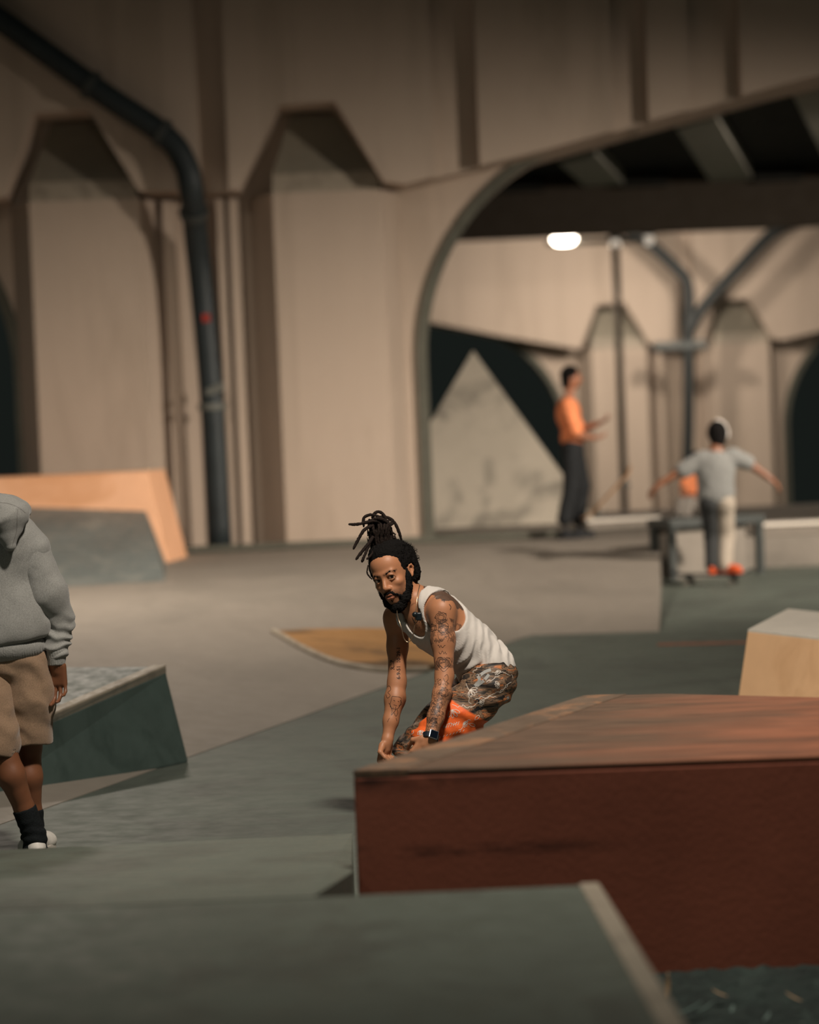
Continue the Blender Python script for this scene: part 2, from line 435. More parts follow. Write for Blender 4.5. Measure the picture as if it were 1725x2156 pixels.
# ------------------------------------------------------------------ lamp mast under the bridge
D = 47.0
base = G(1316, 1090, -1.02); base = Vector((P(1316, 1085, D).x, D, -1.02))
mast = empty('lamp_mast', base)
top = P(1296, 512, D)
v, f = tube_vf([Vector((0, 0, 0)), top - base], .075, 10); mesh_obj('pole', v, f, M['beam'], mast, smooth=True)
v, f = tube_vf([P(1150, 512, D) - base, P(1372, 505, D) - base], .05, 8); mesh_obj('cross_arm', v, f, M['pipe_light'], mast, smooth=True)
EM = NT('lamp_glow'); EM.b.inputs['Emission Color'].default_value = (1, .86, .7, 1); EM.b.inputs['Emission Strength'].default_value = 18
M['glow'] = EM.out((1, .9, .8), .4)
EM2 = NT('lamp_glow_dim'); EM2.b.inputs['Emission Color'].default_value = (1, .86, .7, 1); EM2.b.inputs['Emission Strength'].default_value = .55
M['glow_dim'] = EM2.out((1, .9, .8), .4)
for px, py, w, m in ((1188, 506, .50, 'glow'), (1296, 513, .22, 'glow_dim'), (1366, 505, .2, 'glow_dim')):
    c = P(px, py, D) - base
    v, f = box_vf(c + Vector((0, 0, .11)), (w * 1.15, .4, .07)); hd = mesh_obj('lamp_head', v, f, M['steel'], mast, bevel=.01)
    v, f = lathe_vf([(.02, -.1), (w * .36, -.085), (w * .5, 0), (w * .46, .08)], 20)
    v = [Vector((q.x, q.y * .7, q.z)) + c for q in v]
    mesh_obj('lens', v, f, M[m], hd, smooth=True)
tag(mast, 'tall lamp mast with one glowing lamp under the bridge', 'lamp')
a = P(1200, 522, 47.3); flood('mast_lamp', a, (a.x + .8, 53, 1.0), 225, .4, WARM, 165)
a = P(1520, 522, 47.3); flood('back_wall_fill', a, (a.x, 53, 1.0), 185, .4, WARM, 165)  # fill added for the back wall, no fixture at this spot

# ------------------------------------------------------------------ added unseen floodlight mast; its plate darkens the upper wall
fm = empty('added_flood_mast', (8.62, 18.35, 0))
v, f = tube_vf([Vector((0, 0, 0)), Vector((0, 0, 5.4))], .06, 12); mesh_obj('pole', v, f, M['steel'], fm, smooth=True)
aim = Vector((-8.0, 8.5, 0)).normalized(); Rm = Matrix([aim, Vector((-aim.y, aim.x, 0)), Vector((0, 0, 1))]).transposed()
v, f = box_vf(Rm @ Vector((-.02, 0, 5.0)), (.16, .6, .55), Rm); mesh_obj('housing', v, f, M['steel'], fm, bevel=.02)
v, f = box_vf(Rm @ Vector((.62, 0, 5.16)) , (1.15, 1.6, .02), Rm @ Matrix.Rotation(RAD(22), 3, 'Y')); mesh_obj('shade_plate', v, f, M['black'], fm)  # plate added to block light from the upper wall
tag(fm, 'unseen floodlight mast added with a plate that darkens the upper wall', 'lamp')

# ------------------------------------------------------------------ obstacles
def ext(o, *args): return o
# red block
zt = .677
r0 = G(742, 1624, zt); r1 = G(1230, 1465, zt); r2 = G(1400, 1460, zt); r3 = G(1735, 1468, zt)
dr = (r3 - r2); r4 = r3 + dr.normalized() * 3.0
rN = G(1725, 1590, zt); dn = (rN - r0).normalized(); r5 = r0 + dn * 6.2
top = [r0, r5, r4, r2, r1]
red = empty('skate_block', (r0.x, r0.y, 0))
o0 = Vector((r0.x, r0.y, 0))
v, f = prism_vf([(p.x - o0.x, p.y - o0.y) for p in top], lambda a, b: Vector((a, b, -.02)), lambda a, b: Vector((a, b, zt - .015)))
mesh_obj('body', v, f, M['red_face'], red, bevel=.012)
cx = sum((p.x for p in top)) / 5; cy = sum((p.y for p in top)) / 5
v, f = prism_vf([(p.x - o0.x, p.y - o0.y) for p in top], lambda a, b: Vector((a, b, zt - .015)), lambda a, b: Vector((a, b, zt)))
mesh_obj('top_slab', v, f, M['red_top'], red, bevel=.006)
ed = (r1 - r0).normalized(); en = Vector((ed.y, -ed.x, 0))
st = [r0 + dn * .003, r0 + dn * .17, r1 + (r2 - r1).normalized() * .16, r1]
v, f = prism_vf([(p.x - o0.x, p.y - o0.y) for p in st], lambda a, b: Vector((a, b, zt - .02)), lambda a, b: Vector((a, b, zt + .003)))
mesh_obj('worn_edge', v, f, concrete('worn_edge', (104, 88, 74), .3, 3, .5, stain=(150, 112, 84), stain_amt=.7), red, bevel=.003)
tag(red, 'large red painted concrete block with a worn top in front of crouching skater', 'block')

# foreground pad with pale coping, and the slope that falls away behind it
zs = .50
c0 = G(1262, 1861, zs); cb = G(660, 1888, zs); c1 = G(1445, 2160, zs)
dirb = (cb - c0).normalized(); diru = (c1 - c0).normalized()
far_l = cb + dirb * 3.2; near_r = c0 + diru * 3.4; near_l = near_r + dirb * 4.6
pad = empty('skate_pad', (c0.x, c0.y, 0)); o0 = Vector((c0.x, c0.y, 0))
v, f = prism_vf([((p - o0).x, (p - o0).y) for p in (c0, far_l, near_l, near_r)], lambda a, b: Vector((a, b, -.02)), lambda a, b: Vector((a, b, zs)))
mesh_obj('body', v, f, M['slab'], pad, bevel=.01)
wd = .055
st = [c0, c0 + dirb * wd, near_r + dirb * wd, near_r]
v, f = prism_vf([((p - o0).x, (p - o0).y) for p in st], lambda a, b: Vector((a, b, zs - .03)), lambda a, b: Vector((a, b, zs + .006)))
mesh_obj('coping', v, f, M['coping'], pad, bevel=.008)
tag(pad, 'pale concrete pad with a light coping edge, nearest to the viewer', 'pad')
e0 = cb + dirb * .0; e1 = G(742, 1836, .385); e2 = G(742, 1755, .22); e3 = G(-150, 1797, .22); e4 = far_l + dirb * .6
top = [e0, e1, e2, e3, Vector((e4.x, e4.y, zs))]
top[0] = Vector((e0.x, e0.y + .002, zs)); top[4].y += .002
slope_v = [Vector((p.x, p.y, -.02)) for p in top] + [Vector((p.x, p.y, p.z)) for p in top]
n = 5
slope_f = [(4, 3, 2, 1, 0), (5, 6, 7), (5, 7, 8), (5, 8, 9)] + [(i, (i + 1) % n, (i + 1) % n + n, i + n) for i in range(n)]
slope = mesh_obj('concrete_bank', slope_v, slope_f, M['slab'])
tag(slope, 'low grey concrete bank falling away in front of hooded walker', 'bank')

# teal wedge
tb0 = G(-60, 1703, .0); tb1 = G(398, 1605, .0)
tt1 = P(350, 1414, tb1.y + .06); dirf = (tb1 - tb0).normalized()
tt0 = P(90, 1526, tb0.y + (tb1.y - tb0.y) * .33 + .05); tt0 = tt1 + (tt0 - tt1) * 1.5
back = Vector((-1.9, 1.1, 0)).normalized()
bk1 = P(60, 1428, tt1.y + .25); bdir = (Vector((bk1.x, bk1.y, 0)) - Vector((tt1.x, tt1.y, 0))).normalized()
tt2 = tt1 + bdir * 1.7 ; tt2.z = tt1.z
tt3 = tt0 + bdir * 1.3
pts = [tb0, tb1, Vector((tb1.x - 1.5, tb1.y + .75, 0)), Vector((tb0.x - 1.5, tb0.y + .75, 0)), tt0, tt1, tt2, tt3]
o0 = Vector((tb1.x, tb1.y, 0))
teal = empty('skate_wedge', o0)
hexa('body', [p - o0 for p in pts], M['teal'], teal, bevel=.012)
lift = Vector((0, 0, .02))
pt = [tt0, tt1, tt2, tt3]
hexa('worn_top', [p - o0 - lift * 1.5 for p in pt] + [p - o0 + lift * 1.3 for p in pt], M['teal_top'], teal, bevel=0)
inn = (tt3 - tt0).normalized() * .06
st = [p + lift * 1.6 for p in (tt0, tt1, tt1 + bdir * .07, tt0 + inn)]
hexa('pale_edge', [p - o0 - lift * 2.4 for p in st] + [p - o0 + lift * .2 for p in st], M['coping'], teal, bevel=0)
tag(teal, 'dark teal wedge ledge behind the legs of the hooded walker', 'wedge')

# tan block
zc = .485
t0 = G(1575, 1328, zc); t1 = G(1660, 1284, zc); t2 = G(1735, 1346, zc)
dt = (t2 - t0).normalized(); db = (t1 - t0).normalized()
pts_t = [t0, t0 + dt * 2.6, t0 + dt * 2.6 + db * 1.25, t1]
bl = P(1555, 1466, t0.y - .02); sh = Vector((bl.x - t0.x, -.03, 0)) * (.485 / max(.1, t0.z - bl.z))
pts_b = [Vector((p.x, p.y, 0)) for p in pts_t]
pts_b[0] += sh; pts_b[3] += sh; pts_b[1] -= Vector((sh.x, 0, 0)); pts_b[2] -= Vector((sh.x, 0, 0))
o0 = Vector((t0.x, t0.y, 0))
tanb = empty('tan_block', o0)
hexa('body', [p - o0 for p in pts_b] + [p - o0 for p in pts_t], M['tan'], tanb, bevel=.01)
hexa('worn_top', [p - o0 - lift * .5 for p in pts_t] + [p - o0 + lift * .4 for p in pts_t], M['tan_top'], tanb, bevel=.003)
tag(tanb, 'tan painted block with a whitish worn top behind the red block', 'block')

# orange box with blue-grey ramp
zo = .30
ob1 = P(359, 1185, 25.4); ob1.z = zo; ob0 = Vector((ob1.x - 2.6, ob1.y - .1, zo))
ot1 = P(310, 992, ob1.y + .1); ot0 = P(-130, 1012, ob0.y + .1)
dep = Vector((0.12, .9, 0))
o0 = Vector((ob1.x, ob1.y, zo))
orng = empty('orange_ramp', o0)
pts = [ob0, ob1, ob1 + dep, ob0 + dep, ot0, ot1, ot1 + dep * .9, ot0 + dep * .9]
for p in pts[:4]: p.z -= .06
hexa('box', [p - o0 for p in pts], M['orange'], orng, bevel=.015)
gb1 = G(357, 1248, .27); gt1 = P(306, 1076, ob1.y + .02); gt0 = P(-120, 1062, ob1.y - .02); gb0 = G(-150, 1275, .27)
for p in (gb0, gb1): p.z -= .05
bk = Vector((0, .35, 0))
pts = [gb0, gb1, Vector((ob1.x - .03, ob1.y + .1, .25)), Vector((ob0.x, ob0.y + .1, .25)), gt0, gt1, gt1 + bk * .3, gt0 + bk * .3]
hexa('ramp_face', [p - o0 for p in pts], M['blue_grey'], orng, bevel=.01)
tag(orng, 'orange skate box with blue-grey ramp face against the wall', 'ramp')

# ochre pocket in the bank
lens = [(576, 1333), (640, 1329), (760, 1327), (860, 1328), (960, 1330), (1010, 1336), (1000, 1372), (960, 1398), (900, 1414), (820, 1416), (760, 1410), (700, 1396), (640, 1370), (605, 1350)]
pl = []
for x, y in lens:
    z = .1
    for _ in range(12):
        g = G(x, y, z); z = bank_z(g.x, g.y)
    pl.append(Vector((g.x, g.y, z)))
c = sum(pl, Vector()) / len(pl); n = len(pl)
rim_in = [c + (p - c) * .965 for p in pl]
vv = [p + Vector((0, 0, .022)) for p in rim_in] + [p - Vector((0, 0, .02)) for p in pl] + [c + Vector((0, 0, .022))]
ff = [(i, (i+1) % n, 2*n) for i in range(n)] + [(i + n, (i+1) % n + n, (i+1) % n, i) for i in range(n)]
oc = mesh_obj('ochre_pocket', vv, ff, M['ochre'])
tag(oc, 'curved ochre painted patch on the bank behind crouching skater', 'ramp')
vv, ff = [], []
rim = pl[8:] + pl[:1]
rp = [p + Vector((0, 0, .016)) for p in rim]
v, f = tube_vf(catmull(rp, 4), .022, 8)
tag(mesh_obj('trim_pocket', v, f, M['coping']), kind='structure')

# concrete pyramid under the arch
ap = P(997, 738, 31.0); hb = .34
pr = P(1262, 1118, 30.2)
hw = abs(pr.x - ap.x)
o0 = Vector((ap.x, 31.2, hb))
vv = [Vector((-hw, -.75, 0)), Vector((hw, -.75, 0)), Vector((hw, .75, 0)), Vector((-hw, .75, 0)), Vector((0, -.08, ap.z - hb)), Vector((0, .08, ap.z - hb))]
py = mesh_obj('concrete_pyramid', vv, [(3, 2, 1, 0), (0, 1, 4), (1, 2, 5, 4), (2, 3, 5), (3, 0, 4, 5)], M['pale'])
py.location = o0
tag(py, 'tall pointed grey concrete wedge seen through the arch', 'wedge')

# low ledges and rail at the deck edge
q0 = P(1238, 1092, 28.6); q1 = P(1440, 1086, 29.0)
v, f = tube_vf([q0, q1], .1, 4); 
lw = empty('white_ledge', (q0.x, q0.y, .336)); o0 = Vector((q0.x, q0.y, .336))
d = (q1 - q0); L_ = Vector((d.x, d.y, 0)).length; rot = Matrix.Rotation(math.atan2(d.y, d.x), 3, 'Z')
v, f = box_vf(rot @ Vector((L_ / 2, .2, .045)), (L_, .4, .09), rot); mesh_obj('body', v, f, M['bank'], lw, bevel=.01)
v, f = box_vf(rot @ Vector((L_ / 2, .19, .105)), (L_ + .04, .44, .03), rot); mesh_obj('cap', v, f, M['tan_top'], lw, bevel=.006)
tag(lw, 'long low whitish ledge beside the feet of the man in orange', 'ledge')
q0 = P(1600, 1128, 26.0)
l2 = empty('kerb_ledge', (q0.x, 26.1, .336))
v, f = box_vf((1.6, 0, .05), (3.2, .4, .10)); mesh_obj('body', v, f, M['bank'], l2, bevel=.01)
v, f = box_vf((1.6, -.01, .115), (3.24, .44, .03)); mesh_obj('cap', v, f, M['tan_top'], l2, bevel=.006)
tag(l2, 'pale low kerb ledge in front of the dark archway', 'ledge')
# grind bench (steel topped, two legs)
zb_ = 0.0
g0 = P(1410, 1098, 24.4); g1 = P(1612, 1092, 24.9)
bn = empty('grind_bench', (g0.x, g0.y, 0)); o0 = Vector((g0.x, g0.y, 0))
d = g1 - g0; Lb = Vector((d.x, d.y, 0)).length; rot = Matrix.Rotation(math.atan2(d.y, d.x), 3, 'Z'); ht = g0.z
v, f = box_vf(rot @ Vector((Lb / 2, .22, ht - .03)), (Lb, .44, .09), rot); mesh_obj('top', v, f, M['steel'], bn, bevel=.008)
for lx in (.05, Lb - .05):
    for ly in (.05, .39):
        v, f = box_vf(rot @ Vector((lx, ly, (ht - .07) / 2)), (.07, .07, ht - .07), rot); mesh_obj('leg', v, f, M['steel'], bn)
v, f = box_vf(rot @ Vector((Lb * .46, .24, (ht - .08) / 2)), (Lb * .76, .3, ht - .08), rot); mesh_obj('core', v, f, M['bank'], bn, bevel=.01)
tag(bn, 'steel topped grind bench with dark legs behind the skater riding away', 'bench')
# faded red line on the flat
a = G(1385, 1357, .002); b = G(1600, 1352, .002)
v, f = box_vf((a + b) / 2, ((b - a).length, .10, .006), Matrix.Rotation(math.atan2(b.y - a.y, b.x - a.x), 3, 'Z'))
tag(mesh_obj('trim_line', v, f, M['line_red']), kind='structure')

# planting bed bottom corner with fallen leaves
bm = bmesh.new(); bmesh.ops.create_grid(bm, x_segments=120, y_segments=90, size=1)
for vtx in bm.verts:
    x, y = vtx.co.x, vtx.co.y
    vtx.co = Vector((2.0 + 1.9 * x, 6.0 + 1.5 * y, .012 + .02 * random.random() + .015 * math.sin(9 * x) * math.cos(7 * y)))
me = bpy.data.meshes.new('ground_bed'); bm.to_mesh(me); bm.free(); me.materials.append(M['dirt'])
tag(link(bpy.data.objects.new('ground_bed', me)), kind='structure')
leaf_m = plain('dry_leaf', (168, 140, 108), .7, 0, .2, 20)
leaf_g = plain('grey_leaf', (86, 104, 98), .7, 0, .2, 20)
def leaf(px, py, ln_, w, rz, tilt, mat, label):
    vv, ff = [], []
    n = 8
    for i in range(n + 1):
        t = i / n; ww = w * math.sin(math.pi * min(1, t * .93 + .05)) ** .8
        zz = .35 * ln_ * t * t
        vv += [(t * ln_, -ww, zz + .3 * ww), (t * ln_, 0, zz), (t * ln_, ww, zz + .3 * ww)]
    for i in range(n):
        for k in (0, 1): ff.append((3*i + k, 3*i + k + 1, 3*i + k + 4, 3*i + k + 3))
    g = G(px, py, .045)
    o = mesh_obj('fallen_leaf', vv, ff, mat, smooth=True)
    so = o.modifiers.new('s', 'SOLIDIFY'); so.thickness = .0012
    o.location = g; o.rotation_euler = (0, -tilt, rz)
    tag(o, label, 'leaf', 'leaves fallen on the planting bed')
leaf(1405, 2105, .075, .008, 1.1, 1.05, leaf_m, 'upright curled tan leaf touching the foreground pad')
leaf(1532, 2098, .045, .006, 2.9, .1, leaf_m, 'small brown leaf lying below the middle of the red block')
leaf(1690, 2108, .05, .005, 2.7, .1, leaf_m, 'brownish leaf near the frame edge on dark soil')
leaf(1425, 2135, .08, .005, .2, .05, leaf_g, 'thin grey-green leaf beside the pad edge')
leaf(1465, 2130, .06, .005, .3, .05, leaf_g, 'second thin grey-green leaf from the pad edge')
leaf(1540, 2132, .03, .006, 1.2, .2, leaf_g, 'tiny pale leaf fragment on dark soil')
leaf(1608, 2150, .04, .006, .9, .1, leaf_g, 'pale leaf at the bottom edge of dark soil')

# ================================================================== ORGANIC SHAPES (signed distance fields -> surface nets)
f32 = np.float32
def A3(v): return np.array(tuple(v), dtype=f32)
def _hash(i, j, k, seed):
    h = (i.astype(np.int64) * 374761393 + j.astype(np.int64) * 668265263 + k.astype(np.int64) * 2147483647 + seed * 974711) & 0xffffffff
    h = ((h ^ (h >> 13)) * 1274126177) & 0xffffffff
    return ((h ^ (h >> 16)) & 0xffff).astype(f32) / 65535.0
def vnoise(p, scale, seed=0):
    q = p * scale; b = np.floor(q); fr = (q - b).astype(f32); b = b.astype(np.int64)
    u = fr * fr * (3 - 2 * fr)
    out = 0
    for dx in (0, 1):
        wx = u[:, 0] if dx else 1 - u[:, 0]
        for dy in (0, 1):
            wy = u[:, 1] if dy else 1 - u[:, 1]
            for dz in (0, 1):
                wz = u[:, 2] if dz else 1 - u[:, 2]
                out = out + wx * wy * wz * _hash(b[:, 0] + dx, b[:, 1] + dy, b[:, 2] + dz, seed)
    return out * 2 - 1
def fbm(p, scale, oct=3, seed=0):
    r = 0; a = 1; s = 0
    for o in range(oct):
        r = r + a * vnoise(p, scale * 2 ** o, seed + o); s += a; a *= .5
    return r / s
class Cone:
    def __init__(s, a, b, ra, rb, op='u', k=.02):
        s.a, s.b, s.ra, s.rb, s.op, s.k = A3(a), A3(b), ra, rb, op, k
        s.ba = s.b - s.a; s.l2 = float(s.ba @ s.ba) + 1e-9
    def d(s, p):
        pa = p - s.a; t = np.clip(pa @ s.ba / s.l2, 0, 1)
        return np.sqrt(((pa - t[:, None] * s.ba) ** 2).sum(1)) - (s.ra + (s.rb - s.ra) * t)
    def box(s): return np.minimum(s.a - s.ra, s.b - s.rb), np.maximum(s.a + s.ra, s.b + s.rb)
class Ell:
    """ellipsoid; R: 3x3 whose rows are the local axes in world space"""
    def __init__(s, c, r, R=None, op='u', k=.02):
        s.c, s.r, s.op, s.k = A3(c), np.array(r, f32), op, k
        s.R = np.eye(3, dtype=f32) if R is None else np.array(R, f32)
    def d(s, p):
        q = (p - s.c) @ s.R.T
        k0 = np.sqrt(((q / s.r) ** 2).sum(1)); k1 = np.sqrt(((q / (s.r * s.r)) ** 2).sum(1)) + 1e-9
        return k0 * (k0 - 1) / k1
    def box(s): m = float(s.r.max()); return s.c - m, s.c + m
class Box:
    def __init__(s, c, h, R=None, rnd=.005, op='u', k=.01):
        s.c, s.h, s.rnd, s.op, s.k = A3(c), np.array(h, f32), rnd, op, k
        s.R = np.eye(3, dtype=f32) if R is None else np.array(R, f32)
    def d(s, p):
        q = np.abs((p - s.c) @ s.R.T) - s.h + s.rnd
        return np.sqrt((np.maximum(q, 0) ** 2).sum(1)) + np.minimum(q.max(1), 0) - s.rnd
    def box(s): m = float(np.linalg.norm(s.h)); return s.c - m, s.c + m
class Half:
    """half space n.(p-c) < 0"""
    def __init__(s, c, n, op='i', k=.004):
        s.c, s.op, s.k = A3(c), op, k; n = A3(n); s.n = n / np.linalg.norm(n)
    def d(s, p): return (p - s.c) @ s.n
def chain(pts, rad, k=.02, op='u'):
    return [Cone(pts[i], pts[i+1], rad[i], rad[i+1], op, k) for i in range(len(pts) - 1)]
def smin(a, b, k):
    h = np.clip(.5 + .5 * (b - a) / k, 0, 1)
    return b * (1 - h) + a * h - k * h * (1 - h)
def field(prims, p):
    d = np.full(len(p), .3, f32)
    for q in prims:
        e = q.d(p)
        if q.op == 'u': d = smin(d, e, q.k)
        elif q.op == 's': d = -smin(-d, e, q.k)
        else: d = -smin(-d, -e, q.k)
    return d
_E = [(0,1),(2,3),(4,5),(6,7),(0,2),(1,3),(4,6),(5,7),(0,4),(1,5),(2,6),(3,7)]
_C = np.array([[0,0,0],[0,0,1],[0,1,0],[0,1,1],[1,0,0],[1,0,1],[1,1,0],[1,1,1]])
def sdf_mesh(prims, h, disp=None, pad=.03, amp=0.0):
    us = [q for q in prims if q.op == 'u']
    lo = np.min([q.box()[0] for q in us], 0) - pad; hi = np.max([q.box()[1] for q in us], 0) + pad
    B = 12; Ssz = B * h
    nb = np.ceil((hi - lo) / Ssz).astype(int)
    gi = np.stack(np.meshgrid(*[np.arange(n) for n in nb], indexing='ij'), -1).reshape(-1, 3)
    cen = (lo + (gi + .5) * Ssz).astype(f32)
    dc = field(prims, cen)
    Rr = Ssz * .8661
    keep = np.abs(dc) < Rr * 1.5 + .012 + amp
    gi = gi[keep]; cen = cen[keep]
    pd = np.stack([q.d(cen) for q in prims], 1)
    ax = np.arange(B + 1) * h
    loc = np.stack(np.meshgrid(ax, ax, ax, indexing='ij'), -1).reshape(-1, 3)
    n1 = B + 1
    Dv = np.empty((len(gi), n1, n1, n1), f32)
    for n in range(len(gi)):
        sub = [q for q, e in zip(prims, pd[n]) if (e < Rr * 1.3 + .05 if q.op != 'i' else e > -(Rr * 1.3 + .05))]
        pts = (lo + gi[n] * Ssz + loc).astype(f32)
        d = field(sub, pts)
        if disp is not None: d = d + disp(pts)
        Dv[n] = d.reshape(n1, n1, n1)
    ins = Dv < 0
    cnt = np.zeros((len(gi), B, B, B), np.int8)
    for c in _C: cnt += ins[:, c[0]:c[0]+B, c[1]:c[1]+B, c[2]:c[2]+B]
    act = np.nonzero((cnt > 0) & (cnt < 8))
    n, i, j, k = act
    V = np.stack([Dv[n, i + c[0], j + c[1], k + c[2]] for c in _C], 1)
    acc = np.zeros((len(n), 3)); w = np.zeros(len(n))
    for a, b in _E:
        va, vb = V[:, a], V[:, b]; m = (va < 0) != (vb < 0)
        t = np.where(m, va / np.where(m, va - vb, 1), 0)
        acc += np.where(m[:, None], _C[a] + t[:, None] * (_C[b] - _C[a]), 0); w += m
    cell = gi[n] * B + np.stack((i, j, k), 1)
    pos = lo + (cell + acc / w[:, None]) * h
    N = nb * B + 2
    code = lambda q: ((q[:, 0] + 1) * (N[1] + 2) + q[:, 1] + 1) * (N[2] + 2) + q[:, 2] + 1
    cc = code(cell); order = np.argsort(cc); cs = cc[order]
    faces = []
    for axn in range(3):
        sl = [slice(0, B)] * 3; sh = list(sl); sh[axn] = slice(1, B + 1)
        a = ins[(slice(None), *sl)]; b = ins[(slice(None), *sh)]
        e = np.nonzero(a != b); g = gi[e[0]] * B + np.stack(e[1:], 1)
        flip = a[e]
        o1, o2 = [x for x in range(3) if x != axn]
        q4 = []
        for d1, d2 in ((0, 0), (1, 0), (1, 1), (0, 1)):
            h_ = g.copy(); h_[:, o1] -= d1; h_[:, o2] -= d2
            c = code(h_); ix = np.clip(np.searchsorted(cs, c), 0, len(cs) - 1)
            q4.append(np.where(cs[ix] == c, order[ix], -1))
        q4 = np.stack(q4, 1)
        ok = (q4 >= 0).all(1); q4, flip = q4[ok], flip[ok]
        if axn == 1: flip = ~flip
        q4[flip] = q4[flip][:, ::-1]
        faces.append(q4)
    return pos, np.concatenate(faces)
def np_obj(name, pos, faces, mat, parent=None, cols=None, smooth_it=0):
    if smooth_it:
        e = np.concatenate([faces[:, [0, 1]], faces[:, [1, 2]], faces[:, [2, 3]], faces[:, [3, 0]]])
        for _ in range(smooth_it):
            acc = np.zeros_like(pos); w = np.zeros(len(pos))
            for c in range(3): acc[:, c] = np.bincount(e[:, 0], pos[e[:, 1], c], len(pos)) + np.bincount(e[:, 1], pos[e[:, 0], c], len(pos))
            w = np.bincount(e[:, 0], minlength=len(pos)) + np.bincount(e[:, 1], minlength=len(pos))
            pos = pos * .5 + .5 * acc / np.maximum(w, 1)[:, None]
    me = bpy.data.meshes.new(name)
    me.vertices.add(len(pos)); me.vertices.foreach_set('co', pos.astype(f32).ravel())
    me.loops.add(faces.size); me.loops.foreach_set('vertex_index', faces.astype(np.int32).ravel())
    me.polygons.add(len(faces)); me.polygons.foreach_set('loop_start', np.arange(0, faces.size, 4, dtype=np.int32))
    me.polygons.foreach_set('loop_total', np.full(len(faces), 4, np.int32))
    me.polygons.foreach_set('use_smooth', np.ones(len(faces), bool))
    me.update(calc_edges=True); me.validate()
    if cols is not None:
        at = me.color_attributes.new('tone', 'FLOAT_COLOR', 'POINT')
        c4 = np.ones((len(pos), 4), f32); c4[:, :3] = cols
        at.data.foreach_set('color', c4.ravel())
    if mat: me.materials.append(mat)
    return link(bpy.data.objects.new(name, me), parent)
def _unused(): pass
def sdf_obj(name, prims, h, mat, parent=None, color=None, disp=None, amp=0.0, smooth_it=1):
    pos, fc = sdf_mesh(prims, h, disp, amp=amp)
    cols = None
    if color is not None: cols = color(pos.astype(f32))
    return np_obj(name, pos, fc, mat, parent, cols, smooth_it)
def tone_mat(name, rough=.5, spec=.4, bump=0.0, bscale=200, sss=0.0, sheen=0.0):
    N = NT(name); a = N.n('VertexColor', layer_name='tone')
    if bump: N.bump(N.noise(bscale, 3), bump, .002)
    if sss:
        N.b.inputs['Subsurface Weight'].default_value = sss; N.b.inputs['Subsurface Radius'].default_value = (.01, .004, .002)
        N.b.inputs['Subsurface Scale'].default_value = .5
    if sheen: N.b.inputs['Sheen Weight'].default_value = sheen
    return N.out(a.outputs['Color'], rough, 0, spec)
def seg_d(p, a, b):
    a, b = A3(a), A3(b); ba = b - a
    t = np.clip((p - a) @ ba / (ba @ ba), 0, 1)
    return np.sqrt(((p - a - t[:, None] * ba) ** 2).sum(1)), t
def nrm(v): v = np.array(tuple(v), float); return v / np.linalg.norm(v)
def sstep(x, a, b): t = np.clip((x - a) / (b - a), 0, 1); return t * t * (3 - 2 * t)
def lerp3(c, col, m): return c * (1 - m[:, None]) + np.array(col, f32) * m[:, None]

def hand(wrist, fdir, pdir, tdir, L=.185, curl=(50, 60, 40), spread=.06, thumb_curl=25, scale=1.0, k=.006):
    """wrist; fdir: towards the fingers; pdir: palm normal (fingers curl towards it); tdir: thumb side"""
    f = nrm(fdir); p = np.array(tuple(pdir), float); p = nrm(p - f * (p @ f)); t = np.cross(f, p)
    if t @ np.array(tuple(tdir), float) < 0: t = -t
    w = np.array(tuple(wrist), float); s = L / .185 * scale
    out = [Box(w + f * .048 * s, (.048 * s, .040 * s, .0135 * s), [f, t, p], .012 * s, k=.012)]
    out += [Cone(w - f * .01 * s, w + f * .03 * s, .025 * s, .022 * s, k=.012)]
    bases = (( .031, .090, (.040, .026, .021), .0092), (.0105, .095, (.045, .029, .022), .0096), (-.0105, .092, (.041, .027, .022), .0092), (-.030, .083, (.032, .021, .019), .0080))
    for n, (bt, bf, lens, r) in enumerate(bases):
        q = w + f * bf * s + t * bt * s
        ang = 0.0; side = spread * (1.5 - n)
        for m, ln_ in enumerate(lens):
            ang += RAD(curl[m] * (1 + .06 * n))
            d = nrm((f + t * side * (1 if m == 0 else .4)) * math.cos(ang) + p * math.sin(ang))
            e = q + d * ln_ * s
            out.append(Cone(q, e, r * s * (1 - .06 * m), r * s * (.94 - .07 * m), k=k * .7)); q = e
    q = w + f * .022 * s + t * .030 * s
    e = q + (f * .62 + t * .62 + p * .35) * .040 * s; out.append(Cone(q, e, .0145 * s, .0115 * s, k=.01))
    a = RAD(thumb_curl); d = nrm(f * .85 + t * .35 * math.cos(a) + p * (.3 + math.sin(a)) - t * math.sin(a) * .8)
    e2 = e + d * .032 * s; out.append(Cone(e, e2, .0108 * s, .0095 * s, k=.004))
    e3 = e2 + nrm(d - t * .5 * math.sin(a)) * .026 * s; out.append(Cone(e2, e3, .0095 * s, .0075 * s, k=.003))
    return out

# ================================================================== CROUCHING SKATER
D0 = 10.2
def J(px, py, dy=0.0): return np.array(P(px, py, D0 + dy))
SKIN = np.array(lin((170, 117, 84)), f32)
skin_m = tone_mat('skin', .50, .40, .12, 420, sss=.08)
hair_m = plain('black_hair', (17, 15, 14), .85, 0, .5, 260, .9, .12)
lock_m = plain('dreadlock_hair', (34, 26, 22), .85, 0, .6, 200, .9, .15)

